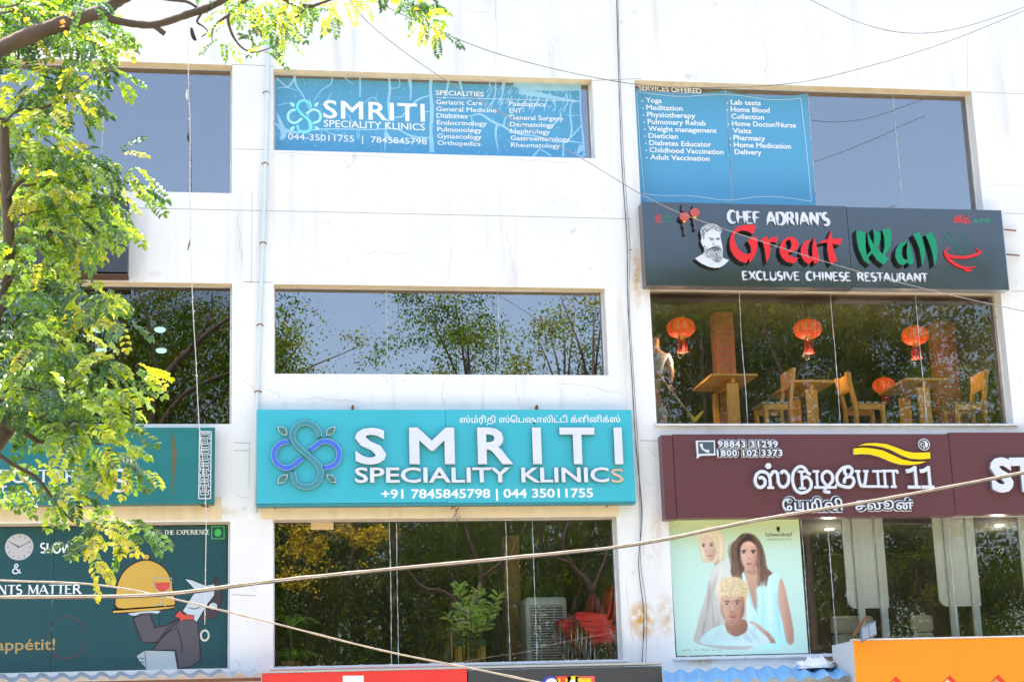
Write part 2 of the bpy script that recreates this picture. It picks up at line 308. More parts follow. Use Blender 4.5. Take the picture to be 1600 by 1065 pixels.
# rooms
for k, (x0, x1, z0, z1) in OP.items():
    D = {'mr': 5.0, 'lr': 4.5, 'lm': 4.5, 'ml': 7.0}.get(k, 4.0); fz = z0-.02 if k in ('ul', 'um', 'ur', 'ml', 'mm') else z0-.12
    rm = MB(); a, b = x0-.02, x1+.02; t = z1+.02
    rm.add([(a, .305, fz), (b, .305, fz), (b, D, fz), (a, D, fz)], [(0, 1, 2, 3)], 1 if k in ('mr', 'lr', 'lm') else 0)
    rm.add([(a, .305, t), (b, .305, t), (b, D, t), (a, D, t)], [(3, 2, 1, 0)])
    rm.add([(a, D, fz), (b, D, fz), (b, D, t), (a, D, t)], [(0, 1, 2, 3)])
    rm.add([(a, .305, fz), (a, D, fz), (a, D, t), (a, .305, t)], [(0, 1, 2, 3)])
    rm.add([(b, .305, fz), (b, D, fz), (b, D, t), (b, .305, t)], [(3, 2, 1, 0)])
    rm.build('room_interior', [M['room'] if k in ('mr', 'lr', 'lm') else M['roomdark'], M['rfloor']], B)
# windows: frame, panes, seals
GY = .2
def window(k, seams, gm, frame=.022, dark=()):
    x0, x1, z0, z1 = OP[k]; f = MB(); e = .003
    f.box(x0+e, x1-e, GY-.03, GY+.03, z0+e, z0+frame); f.box(x0+e, x1-e, GY-.03, GY+.03, z1-.010, z1-e)
    f.box(x0+e, x0+frame, GY-.03, GY+.03, z0+frame+e, z1-.013); f.box(x1-frame, x1-e, GY-.03, GY+.03, z0+frame+e, z1-.013)
    w_ = f.build('window', M['sill'], B)
    X = [x0+frame]+[W(s, (444 if k == 'x' else sy), GY)[0] for s, sy in seams]+[x1-frame]
    for i in range(len(X)-1):
        pm = MB().box(X[i]+.002, X[i+1]-.002, GY-.004, GY+.004, z0+frame+.002, z1-.012); sk, sz = RS.uniform(-.0018, .0018, 2)
        pm.v = [(q_[0], q_[1]+sk*(1 if j_ % 2 else -1)+sz*(1 if j_ > 3 else -1), q_[2]) for j_, q_ in enumerate(pm.v)]; pm.build('pane', gm, w_)
    for i, x in enumerate(X[1:-1]):
        s = MB(); n = 34; zz = np.linspace(z0+frame, z1-frame, n); wob = np.cumsum(RS.randn(n)*.0012); wob -= np.linspace(wob[0], wob[-1], n)
        s.ribbon([(x+a, z) for a, z in zip(wob, zz)], np.abs(.006+RS.randn(n)*.0035)+.003, GY-.007)
        s.build('seal', M['dseal'] if i in dark else M['seal'], w_)
    # smeared sealant along the edges
    s = MB()
    for j in range(26):
        xa = x0+frame+RS.rand()*(x1-x0); L_ = RS.rand()*.12
        if xa+L_ < x1-frame: s.ribbon([(xa, z0+frame+.004), (xa+L_/2, z0+frame+.008), (xa+L_, z0+frame+.003)], [.003, .012*RS.rand()+.004, .003], GY-.008)
    s.build('seal_smear', M['seal'], w_, kind='stuff')
    return w_
window('ul', [(-380, 200), (-110, 200), (160, 240)], M['glass_up']); window('um', [(681, 180)], M['glass_up'])
window('ur', [(1137, 200), (1266, 200), (1402, 230)], M['glass_up'])
window('ml', [(-100, 500), (149, 560)], M['glass_dark'], dark=(1,)); window('mm', [(604.5, 515), (779.5, 515)], M['glass_up'])
window('mr', [(1161, 550), (1304, 550), (1438, 550)], M['glass']); window('ll', [(-110, 900), (82, 900), (249, 900)], M['glass_dark'])
window('lm', [(610, 920), (621, 920), (793, 920), (835, 920)], M['glass'], dark=()); window('lr', [(1258, 910), (1300, 910), (1488, 900), (1640, 900)], M['glass'])
# sill ledges under windows
for k, pr in (('mr', .05), ('lm', .06), ('lr', .05)):
    x0, x1, z0, z1 = OP[k]; MB().box(x0-.04, x1+.05, -pr, GY-.035, z0-.035, z0-.004).build('window_ledge', M['sill'], B, bevel=.006)
M['cream_shade'] = mat('cream_lintel_shade', (.82, .66, .42), .8, var=.25, vscale=5, streak=.2, dcol=(.35, .28, .18))  # cream paint with the shade under the signs worked into its colour
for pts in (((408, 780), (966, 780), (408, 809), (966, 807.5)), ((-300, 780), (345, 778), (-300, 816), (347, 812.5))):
    x0, x1, z0, z1 = rect(*pts, 0); MB().box(x0, x1, -.012, -.001, z0, z1).build('lintel_shade_band', M['cream_shade'], B, bevel=.004)
# joints and cracks
def pl(pts, wd, yf, m, mi=0):
    m.ribbon(xz(pts, yf), wd, yf, None, mi)
for pts in ([(205, 325), (500, 331), (985, 342)], [(363, 101), (395, 102), (427, 104)], [(381, 440), (427, 441)], [(381, 440), (395, 440)], [(1521, 144), (1600, 147)], [(1567, 333), (1600, 334)], [(1580, 455), (1600, 455)],
            [(1004, 123), (925, 126)], [(1000, 688), (1032, 688)], [(1000, 449), (1008, 449)], [(365, 691), (389, 692)], [(365, 703), (389, 704)], [(365, 233), (420, 234)], [(362, 928), (400, 930)]): j = MB(); pl(pts, .007, -.0015, j); j.build('wall_joint', M['joint'], B)
for pts in ([(394, 300), (393, 442)], [(390, 690), (389, 760)], [(1512, 60), (1512, 143)], [(775, 0), (774, 30)]): j = MB(); pl(pts, .004, -.002, j); j.build('wall_joint', M['joint'], B)
def crackline(p0, p1, n=14, amp=2.5):
    P = []; o = 0
    for i in range(n+1): t = i/n; o = o*.7+RS.randn()*amp*.6; P.append((p0[0]+(p1[0]-p0[0])*t+(o if abs(p1[1]-p0[1]) > abs(p1[0]-p0[0]) else 0), p0[1]+(p1[1]-p0[1])*t+(0 if abs(p1[1]-p0[1]) > abs(p1[0]-p0[0]) else o)))
    return P
c = MB()
for a, b in (((775, 18), (777, 112)), ((410, 241), (640, 248)), ((780, 250), (905, 256)), ((790, 345), (806, 440)), ((720, 15), (765, 19)), ((1190, 55), (1200, 127)), ((695, 586), (694, 637)), ((805, 590), (812, 637)), ((540, 248), (546, 266)), ((546, 266), (552, 248)),
             ((602, 584), (600, 600)), ((470, 622), (560, 627)), ((860, 600), (975, 612)), ((372, 330), (383, 420)), ((1000, 840), (1014, 880)), ((1010, 700), (1028, 712)), ((418, 605), (440, 622)), ((380, 590), (392, 610)), ((560, 395), (640, 393)), ((365, 770), (392, 778)), ((700, 440), (706, 380)), ((1020, 440), (1022, 441)),
             ((710, 790), (712, 812)), ((640, 792), (655, 803)), ((1535, 290), (1600, 288)), ((980, 900), (985, 1010))):
    pl(crackline(a, b), [.001, .0035, .002, .004, .001], -.0025, c)
for _ in range(60):
    x, y = RS.rand()*1550, RS.rand()*1000
    if 365 < x < 1010 and (250 < y < 440 or 590 < y < 636 or y < 105): pl(crackline((x, y), (x+RS.randn()*9, y+RS.rand()*6), 4, 1.2), .0022, -.003, c)
c.build('wall_crack', M['crack'], B, kind='stuff')
# bottom sill flashing, pipe, wall cables, rods
p = MB(); P = [W(x, y, -.03) for x, y in ((419, 38), (418, 150), (415, 260), (411, 380), (406, 500), (402, 640), (399, 800))]
pipe = thing('wall_pipe', tuple(P[-1]), 'thin pale pvc pipe clipped down the wall left of the clinic windows', 'pipe')
p.tube(P, .022, 10).build('pipe_run', M['pvc'], pipe)
for x, y in ((419, 42), (416, 145), (414, 256), (411, 380), (406, 508), (403, 612)):
    q = W(x, y, -.03); MB().tube([q+(-.045, .02, 0), q+(-.028, -.012, .008), q+(0, -.03, .01), q+(.028, -.012, .008), q+(.045, .02, 0)], .008, 6).build('pipe_clip', M['rust'], pipe)
def cable(name, pts, r, mm, label, y, n=8, cat='cable', group=None, knots=0):
    Q = [W(a[0], a[1], a[2] if len(a) > 2 else y) for a in pts]; Q = [tuple(q) for q in Q]
    S = smooth3(Q, n); m_ = MB().tube(S, list(r*(1+.13*RS.randn(len(S)))), 6)
    if knots:
        for _ in range(knots):
            q = np.array(S[RS.randint(len(S))]); m_.tube([q+(0, 0, -.012), q+(RS.randn()*.006, 0, 0), q+(0, 0, .012)], [.002, r*2.2, .002], 5)
    return m_.build(name, mm, None, label, cat, group)
def smooth3(pts, n): return smooth(pts, n, False)
cable('wall_cable', [(963, -20), (965, 60), (968, 160), (972, 260), (980, 380), (981, 470), (988, 600), (994, 700), (1003, 800), (998, 880), (1006, 960), (1003, 1040)], .006, M['bcable'], 'black cable hanging down the wall between the clinic and restaurant windows, left strand', -.03)
cable('wall_cable', [(965, -20), (968, 100), (975, 260), (984, 380), (983, 470), (990, 590), (997, 700), (1000, 790), (1001, 880), (1010, 950), (1009, 1040)], .004, M['gcable'], 'thin grey wire running beside the black cable down the wall', -.05)
# aerial cables
cable('aerial_cable', [(-120, 934), (0, 932), (240, 928), (420, 907), (620, 887), (800, 870), (1000, 848), (1180, 812), (1400, 775), (1600, 737), (1800, 700)], .0108, M['cable'], 'thick pale bundled cable crossing the whole facade and rising to the right', -8.5)
cable('aerial_cable', [(-120, 932.5), (0, 934), (240, 931), (420, 910), (620, 889.5), (800, 873), (1000, 850.5), (1180, 814.5), (1400, 777.5), (1600, 739.5), (1800, 702)], .0065, M['bcable'], 'thin dark strand lashed under the thick pale cable', -8.45)
cable('aerial_cable', [(-100, 897), (0, 906), (140, 912), (240, 928), (400, 966), (600, 1016), (760, 1048), (900, 1078)], .008, M['cable'], 'thinner pale cable sloping down to the right over the mural and cafe window', -7.5)
cable('aerial_cable', [(540, -10), (580, 40), (680, 115), (800, 186), (920, 254), (1010, 308), (1100, 347), (1300, 412), (1440, 450), (1600, 486), (1750, 515)], .0052, M['wire'], 'thin wire slanting from the top down across the black restaurant sign', -3.0)
cable('aerial_cable', [(560, -12), (640, 28), (780, 85), (960, 127), (1090, 137), (1240, 130), (1360, 103), (1490, 62), (1640, 0)], .0048, M['gcable'], 'thin sagging wire across the top of the wall in front of the services banner', -2.0)
cable('aerial_cable', [(1230, -20), (1290, 12), (1350, 38), (1420, 52), (1500, 44), (1620, 5)], .0045, M['gcable'], 'faint thin wire sagging over the blank wall at upper right', -1.5)
# hanging string with ring
S = [(294, -30), (294, 60), (295, 130), (295, 145), (297, 200), (297, 330), (301, 470), (306, 560), (311, 662), (317, 720), (322, 800), (321, 900), (320, 975)]
st = thing('hanging_string', tuple(W(320, 985, -.6)), 'knotted white string hanging from the branch to a coiled ring over the mural', 'string')
m_ = MB().tube(smooth3([tuple(W(x, y, -.6)) for x, y in S], 6), .0055, 5)
for k_ in range(60):
    i = RS.randint(len(S)-1); t = RS.rand(); q = W(S[i][0]*(1-t)+S[i+1][0]*t, S[i][1]*(1-t)+S[i+1][1]*t, -.6)
    m_.tube([q+(0, 0, -.015), q+(RS.randn()*.006, 0, 0), q+(0, 0, .015)], [.003, .011, .003], 5)
m_.build('string_run', M['string'], st)
m_ = MB()
for r_, w_ in ((.055, .0), (.062, .01), (.05, -.01)):
    c0 = W(320, 992, -.6+w_); m_.tube([c0+(r_*math.cos(a)*.85, w_*math.sin(a), r_*math.sin(a)*1.1) for a in np.linspace(0, 2*math.pi, 25)], .006, 5)
m_.build('ring', M['string'], st)
m_ = MB().tube([W(292, 140, -.6), W(292, 150, -.6), W(292.5, 157, -.6)], [.006, .02, .006], 6).build('knot', M['string'], st)
m_ = MB().tube([W(297, 374, -.6), W(295, 384, -.6), W(293, 392, -.6)], [.004, .011, .004], 6).build('dry_pod', M['bark'], st)

# ------------------------------------------------------------------ text
_tc = {}
def text_geo(s, bold=0.0, ext=0.0, res=3, space=1.0):
    k = (s, bold, ext, res, space)
    if k in _tc: return _tc[k]
    c_ = bpy.data.curves.new('t', 'FONT'); c_.body = s; c_.bevel_depth = bold; c_.bevel_resolution = 0; c_.extrude = ext; c_.resolution_u = res; c_.space_character = space; c_.fill_mode = 'BOTH' if ext else 'FRONT'
    o = bpy.data.objects.new('t', c_); COL.objects.link(o); dg = bpy.context.evaluated_depsgraph_get(); dg.update()
    me = o.evaluated_get(dg).to_mesh(); v = np.array([tuple(q.co) for q in me.vertices]).reshape(-1, 3); f = [tuple(q.vertices) for q in me.polygons]
    o.evaluated_get(dg).to_mesh_clear(); bpy.data.objects.remove(o); bpy.data.curves.remove(c_)
    _tc[k] = (v, f); return _tc[k]
CAPH = text_geo('H')[0][:, 1].max()
def islands(v, f):
    par = list(range(len(v)))
    def fd(a):
        while par[a] != a: par[a] = par[par[a]]; a = par[a]
        return a
    key = {}
    for i, q in enumerate(v):
        kk = (round(q[0], 5), round(q[1], 5))
        if kk in key: par[fd(i)] = fd(key[kk])
        else: key[kk] = i
    for q in f:
        for b in q[1:]: par[fd(b)] = fd(q[0])
    g = {}
    for q in f: g.setdefault(fd(q[0]), []).append(q)
    gs = []
    for fs in g.values():
        ii = sorted({i for q in fs for i in q}); gs.append([v[ii, 0].min(), v[ii, 0].max(), fs])
    gs.sort(key=lambda a: a[0]); out = []
    for a in gs:
        if out and min(a[1], out[-1][1])-max(a[0], out[-1][0]) > .5*min(a[1]-a[0], out[-1][1]-out[-1][0]): out[-1] = [min(a[0], out[-1][0]), max(a[1], out[-1][1]), out[-1][2]+a[2]]
        else: out.append(a)
    return [a[2] for a in out]
def put(parent, name, s, p0, p1, cap, yf, mm, yb=None, bold=0.0, split=False, res=3, space=1.0, slant=0.0, mside=None):
    """text from photo pixel p0 to p1 (baseline), cap height in photo pixels, on the plane y=yf"""
    v, f = text_geo(s, bold, .2 if yb is not None else 0, res, space); v = v.copy()
    A = W(*p0, yf); Bp = W(*p1, yf); T = W(p0[0], p0[1]-cap, yf); h = T[2]-A[2]
    xmin, xmax = v[:, 0].min(), v[:, 0].max(); u = (v[:, 0]-xmin)/(xmax-xmin)
    zf = v[:, 2].max(); zb = v[:, 2].min()
    Y = np.full(len(v), yf) if yb is None else yf+(yb-yf)*(zf-v[:, 2])/max(zf-zb, 1e-9)
    if yb is None: Y = yf-(v[:, 2]-zb)*1e-3
    yy = v[:, 1]/CAPH*h
    Wd = np.stack([A[0]+(Bp[0]-A[0])*u+slant*yy, Y, A[2]+(Bp[2]-A[2])*u+yy], 1)
    def mk(fs):
        ids = sorted({i for q in fs for i in q}); mp = {a: b for b, a in enumerate(ids)}; m1 = MB(); vv = Wd[ids]
        for q in fs:
            side = 0
            if mside is not None and yb is not None:
                ys = Wd[list(q), 1]; side = 1 if (ys.max()-ys.min()) > .3*abs(yb-yf) or ys.min() > yf+.5*abs(yb-yf) else 0
            m1.f.append([mp[i] for i in q]); m1.m.append(side); m1.sm.append(False)
        m1.v = [tuple(a) for a in vv]; return m1.build(name, [mm]+([mside] if mside is not None else []), parent)
    if split: return [mk(fs) for fs in islands(v, f)]
    return mk(f)
# skeleton letters: straight and curved strokes on a unit cap height. weight 1 thick, .5 thin
def arc(cx, cy, rx, ry, a0, a1, n=9): return [(cx+rx*math.cos(math.radians(a0+(a1-a0)*i/n)), cy+ry*math.sin(math.radians(a0+(a1-a0)*i/n))) for i in range(n+1)]
SK = {
 'A': (.78, [(.5, [(.36, 1), (.03, 0)]), (1, [(.36, 1), (.72, 0)]), (.5, [(.14, .34), (.6, .34)])]),
 'C': (.70, [(1, arc(.40, .5, .34, .5, 48, 312, 14))]), 'D': (.75, [(1, [(.1, 1), (.1, 0)]), (.9, [(.1, .97)]+arc(.3, .5, .36, .47, 85, -85, 10)+[(.1, .03)])]),
 'E': (.64, [(1, [(.1, 1), (.1, 0)]), (.5, [(.1, .97), (.55, .97)]), (.5, [(.1, .52), (.45, .52)]), (.5, [(.1, .03), (.58, .03)])]),
 'F': (.60, [(1, [(.1, 1), (.1, 0)]), (.5, [(.1, .97), (.55, .97)]), (.5, [(.1, .52), (.45, .52)])]),
 'G': (.76, [(1, arc(.42, .5, .36, .5, 48, 320, 14)), (1, [(.66, .45), (.66, .08)]), (.5, [(.48, .45), (.76, .45)])]),
 'H': (.78, [(1, [(.12, 1), (.12, 0)]), (1, [(.66, 1), (.66, 0)]), (.5, [(.12, .52), (.66, .52)])]), 'I': (.34, [(1, [(.17, 1), (.17, 0)])]),
 'L': (.60, [(1, [(.12, 1), (.12, 0)]), (.5, [(.12, .03), (.56, .03)])]),
 'M': (.95, [(.5, [(.14, 1), (.12, 0)]), (1, [(.14, 1), (.47, .1)]), (.5, [(.47, .1), (.80, 1)]), (1, [(.80, 1), (.82, 0)])]),
 'N': (.80, [(.5, [(.14, 1), (.14, 0)]), (1, [(.14, 1), (.66, 0)]), (.5, [(.66, 1), (.66, 0)])]),
 'O': (.80, [(1, arc(.4, .5, .33, .5, 90, 450, 20))]), 'P': (.66, [(1, [(.12, 1), (.12, 0)]), (.8, [(.12, .97)]+arc(.34, .73, .2, .24, 90, -90, 8)+[(.12, .49)])]),
 'R': (.74, [(1, [(.12, 1), (.12, 0)]), (.8, [(.12, .97)]+arc(.34, .74, .2, .23, 90, -90, 8)+[(.12, .51)]), (1, [(.36, .5), (.68, 0)])]),
 'S': (.58, [(.9, arc(.29, .74, .2, .24, 50, 250, 9)+arc(.28, .26, .22, .25, 70, -140, 9)[1:])]),
 'T': (.68, [(1, [(.34, 1), (.34, 0)]), (.5, [(.03, .97), (.65, .97)])]), 'U': (.76, [(1, [(.12, 1), (.12, .35)]+arc(.38, .32, .26, .3, 190, 350, 8)+[(.64, .35), (.64, 1)])]),
 'V': (.76, [(1, [(.05, 1), (.38, 0)]), (.5, [(.38, 0), (.70, 1)])]), 'W': (1.05, [(1, [(.04, 1), (.28, 0)]), (.5, [(.28, 0), (.5, .9)]), (1, [(.5, .9), (.76, 0)]), (.5, [(.76, 0), (1.0, 1)])]),
 'X': (.76, [(1, [(.08, 1), (.68, 0)]), (.5, [(.66, 1), (.08, 0)])]), "'": (.22, [(1, [(.1, 1), (.08, .74)])]), ' ': (.4, []), '&': (.8, [(.8, [(.72, .05), (.3, .6), (.25, .8), (.36, .97), (.5, .85), (.45, .68), (.15, .4), (.12, .18), (.3, .02), (.5, .1), (.66, .42)])])}
def letters(parent, s, p0, p1, cap, yf, mm, yb=None, style='serif', wt=.16, split=True, mside=None, name='letter'):
    tot = sum(SK[c_][0] for c_ in s); A = W(*p0, yf); Bp = W(*p1, yf); h = W(p0[0], p0[1]-cap, yf)[2]-A[2]; sx = (Bp[0]-A[0])/tot; x = 0; mall = MB(); k = 0
    for c_ in s:
        adv, strokes = SK[c_]; m1 = MB() if split else mall
        for wgt, pts in strokes:
            k += 1; eps = (k % 5)*.0007
            zz = A[2]+(Bp[2]-A[2])*(x/tot); wx = wt*h*(wgt if style == 'serif' else 1)
            P = [(A[0]+(x+a)*sx, zz+b*h) for a, b in pts]
            if style == 'brush':
                L = len(P); 
                if L == 2: P = [P[0], (P[0][0]*.5+P[1][0]*.5+RS.randn()*.02*h, P[0][1]*.5+P[1][1]*.5), P[1]]; ww = [wx*.95, wx*1.25, wx*.12] if pts[0][1]-pts[1][1] > .4 else [wx*.9, wx*.6, wx*.25]
                else: ww = [wx*.35, wx*1.3, wx*1.35, wx*1.2, wx*.25]
                m1.ribbon(P, ww, yf+eps, yb, 0, 1 if mside is not None else None)
            else:
                m1.ribbon(P, wx, yf+eps, yb, 0, 1 if mside is not None else None)
                for q in (pts[0], pts[-1]):
                    if len(pts) < 9 and (q[1] in (0, 1)) and not (c_ in 'AMVWN' and ((c_ == 'A' and q[1] == 1) or (c_ in 'VW' and q[1] == 0))):
                        X = A[0]+(x+q[0])*sx; Z = zz+q[1]*h+(-.03 if q[1] else .03)*h; m1.ribbon([(X-.13*h, Z), (X+.13*h, Z)], .06*h, yf+eps+.0004, yb, 0, 1 if mside is not None else None)
        x += adv
        if split and strokes: m1.build(name, [mm]+([mside] if mside is not None else []), parent)
    if not split: return mall.build(name, [mm]+([mside] if mside is not None else []), parent)
def panel(parent, name, tl, tr_, bl, br, yf, yb, mm, ms=None, bevel=0):
    x0, x1, z0, z1 = rect(tl, tr_, bl, br, yf)
    m1 = MB().box(x0, x1, yf, yb, z0, z1); m1.m = [1]*6; m1.m[2] = 0
    return m1.build(name, [mm, ms or mm], parent, bevel=bevel), (x0, x1, z0, z1)
def cap(px, y): return px
# ------------------------------------------------------------------ emblem
EM = dict(S=[(680, 322), (665, 255), (620, 195), (545, 157), (470, 160), (400, 200), (362, 265), (360, 340), (400, 410), (470, 480), (560, 557), (640, 628), (685, 690), (692, 770), (660, 850), (600, 900), (520, 915), (440, 895), (385, 840), (362, 735)],
          L=[(315, 375), (240, 388), (170, 435), (137, 510), (145, 590), (195, 655), (270, 688), (340, 675), (400, 635), (475, 575)],
          R=[(572, 475), (640, 420), (700, 380), (770, 372), (850, 405), (900, 465), (912, 540), (885, 620), (820, 670), (730, 688)],
          leaves=[[(178, 195), (240, 200), (280, 230), (295, 265), (290, 302), (240, 300), (200, 265)], [(873, 198), (810, 205), (765, 240), (757, 300), (810, 300), (850, 265)], [(183, 875), (188, 815), (230, 770), (298, 765), (295, 810), (250, 865)], [(880, 865), (875, 820), (835, 775), (765, 762), (770, 810), (815, 858)]])
def emblem(parent, ox, oy, s, yf, yb, ms, mb_, ml, mo=None):
    for key, mm in (('S', ms), ('L', mb_), ('R', mb_)):
        P = xz(tr(smooth(EM[key], 4, False), ox, oy, s), yf); wd = abs(W(ox+62/s, oy, yf)[0]-W(ox, oy, yf)[0]); m1 = MB()
        if mo: m1.ribbon(P, wd, yf, yb, 1, 2); m1.ribbon(P, wd*.88, yf-.0015, None, 0); m1.build('emblem_band', [mm, M['white'], M['side']], parent)
        else: m1.ribbon(P, wd, yf, yb); m1.build('emblem_band', [mm], parent)
    for lf in EM['leaves']:
        P = xz(tr(lf, ox, oy, s), yf); m1 = MB(); c0 = np.mean(P, 0)
        if mo: m1.prism(P, yf, yb, 1, 2); m1.prism([tuple(c0+(np.array(q)-c0)*.86) for q in P], yf-.0015, yf-.0015, 0); m1.build('emblem_leaf', [ml, M['white'], M['side']], parent)
        else: m1.prism(P, yf, yb if yb else yf, 0); m1.build('emblem_leaf', [ml], parent)
# ------------------------------------------------------------------ clinic sign
base = W(700, 788, -.12)
cs = thing('clinic_sign', tuple(base), 'turquoise clinic signboard with raised white letters between the two middle windows', 'sign')
Y = -.20
_, R1 = panel(cs, 'panel', (402, 639.5), (696, 640), (400.5, 786), (698, 784.5), Y, -.02, M['teal'], M['tealside'])
_, R2 = panel(cs, 'panel', (697.5, 639.5), (987, 640), (697.5, 785), (993, 783), Y, -.02, M['teal'], M['tealside'])
MB().box(R1[0], R2[1], Y+.012, -.03, R1[2]-.035, R1[2]-.002).build('bottom_frame', M['tealside'], cs)
emblem(cs, 410, 640, 7.607, Y-.05, Y-.002, mat('teal_acrylic', (.04, .25, .30), .35), mat('blue_acrylic', (.05, .15, .62), .35), mat('leaf_green_acrylic', (.05, .18, .15), .4), True)
for ch, xa, xb in (('S', 555, 604), ('M', 640, 711), ('R', 747, 802), ('I', 833, 847), ('T', 876, 931), ('I', 961, 974)):
    put(cs, 'letter', ch, (xa, 722.5), (xb, 722.5), 53 if ch != 'S' else 52, Y-.06, M['white'], Y-.002, bold=.028, mside=M['side'])
put(cs, 'letter', 'SPECIALITY', (554.5, 753), (798, 752.5), 22.5, Y-.045, M['white'], Y-.002, bold=.02, split=True, mside=M['side'])
put(cs, 'letter', 'KLINIC', (815, 752.5), (952, 752), 22, Y-.045, M['white'], Y-.002, bold=.02, split=True, mside=M['side'])
put(cs, 'letter', 'S', (955, 753), (975, 753), 21, Y-.02, mat('bare_letter_back', (.55, .45, .3), .6, spots=.8), Y-.002, bold=.012, mside=M['side']).__setitem__('label', 'bare letter S that has lost its white face')
put(cs, 'lettering', '+91 7845845798 | 044 35011755', (596, 778), (927, 776), 13.5, Y-.003, M['whitep'], bold=.022, split=True)
put(cs, 'lettering', 'ஸ்ம்ரிதி ஸ்ெபஷாலிட்டி க்ளினிக்ஸ்', (718.5, 660), (969, 659), 9.3, Y-.003, M['whitep'], bold=.006)
for x, y in ((551.5, 640), (839.5, 640)):
    q = W(x, y, -.1); MB().box(q[0]-.012, q[0]+.012, -.11, -.002, q[2]-.02, q[2]+.065).build('hanger_bolt', M['rust'], cs)
for x, y in ((433, 791), (708, 792), (715, 795), (950, 789)):
    q = W(x, y, -.08); MB().bar(q+(-.03, 0, -.03), q+(.02, 0, .02), .014, .014).build('hanger_bolt', M['rust'], cs)
q = W(712, 790, -.06)
cable('loose_wire', [(711, 790), (713, 800), (708, 808), (715, 812), (719, 806), (712, 801), (714, 815), (713, 822)], .004, M['gcable'], 'short loop of loose wire dangling below the turquoise sign', -.06, cat='wire')
# ------------------------------------------------------------------ restaurant sign
rs = thing('restaurant_sign', tuple(W(1280, 450, -.15)), 'long black restaurant signboard with red and green brush letters and a bearded chef', 'sign')
Y = -.22
_, Rb = panel(rs, 'panel', (1003, 315), (1323, 322.5), (1009, 446), (1331, 449.5), Y, -.02, M['black'], M['side'])
_, Rb2 = panel(rs, 'panel', (1324, 322.5), (1564, 329.5), (1332, 449.5), (1577, 453), Y, -.02, M['black'], M['sideL'])
MB().box(Rb2[1]+.001, Rb2[1]+.012, Y, -.02, Rb2[2], Rb2[3]).build('end_trim', M['silver'], rs)
A_, B_ = (1130, 320, 8.0), (1320, 320, 6.154)
GW = [('red', A_, [[(415, 258), (340, 248), (250, 252), (190, 268), (130, 320), (95, 390), (80, 480), (95, 570), (135, 640), (200, 700), (285, 730), (345, 640), (345, 600), (300, 618), (240, 600), (180, 540), (145, 460), (135, 400), (165, 345), (225, 318), (290, 325), (370, 365), (392, 320)],
                   [(300, 450), (350, 410), (405, 390), (430, 430), (432, 520), (415, 590), (375, 670), (330, 722), (325, 690), (350, 600), (345, 530), (325, 480)]]),
      ('red', A_, [[(465, 435), (530, 395), (560, 410), (580, 470), (592, 540), (585, 620), (545, 730), (530, 640), (520, 560), (500, 490)], [(572, 440), (600, 410), (680, 395), (668, 480), (620, 458), (582, 475)]]),
      ('red', A_, [[(945, 655), (890, 735), (790, 710), (735, 660), (705, 590), (708, 510), (740, 450), (790, 410), (840, 395), (820, 432), (785, 455), (770, 510), (775, 560), (800, 602), (850, 645), (910, 665)], [(838, 395), (890, 410), (930, 445), (945, 500), (930, 550), (880, 582), (800, 604), (774, 575), (830, 565), (855, 510), (845, 450), (820, 432)]]),
      ('red', A_, [[(1110, 435), (1050, 445), (1000, 480), (970, 550), (970, 630), (1010, 700), (1070, 742), (1125, 690), (1110, 665), (1070, 640), (1050, 580), (1055, 510), (1085, 460)], [(1135, 405), (1155, 450), (1180, 560), (1210, 700), (1140, 740), (1130, 700), (1112, 640), (1115, 520)]]),
      ('red', A_, [[(1355, 312), (1360, 420), (1368, 500), (1385, 590), (1428, 690), (1350, 748), (1320, 680), (1300, 560), (1300, 470), (1320, 390)], [(1185, 487), (1240, 445), (1310, 425), (1490, 418), (1455, 505), (1370, 485), (1300, 468)]]),
      ('green', B_, [[(110, 240), (200, 270), (200, 400), (210, 480), (240, 578), (180, 530), (135, 430), (115, 340)], [(225, 260), (245, 320), (290, 400), (340, 450), (422, 515), (375, 578), (310, 530), (260, 460), (230, 370), (220, 300)], [(270, 230), (345, 270), (345, 340), (310, 410), (215, 520), (205, 495), (250, 440), (280, 380), (285, 300)], [(360, 240), (435, 222), (450, 300), (440, 400), (375, 490), (365, 480), (385, 400), (380, 310)]]),
      ('green', B_, [[(600, 350), (530, 370), (490, 430), (485, 500), (515, 560), (555, 585), (610, 550), (600, 530), (565, 520), (545, 470), (550, 410), (590, 370)], [(605, 345), (640, 430), (668, 555), (620, 583), (605, 540), (595, 440)]]),
      ('green', B_, [[(655, 285), (715, 260), (750, 330), (770, 420), (768, 500), (742, 588), (735, 520), (720, 430), (690, 350)]]), ('green', B_, [[(775, 290), (835, 262), (870, 330), (888, 420), (885, 520), (860, 588), (850, 500), (830, 420), (800, 340)]])]
for colr, (ox, oy, s), polys in GW:
    m1 = MB()
    for i, p_ in enumerate(polys): m1.prism(xz(tr(p_, ox, oy, s), Y-.09), Y-.09+i*.0015, Y-.002, 0, 1)
    m1.build('letter', [M[colr], M['dkline']], rs)
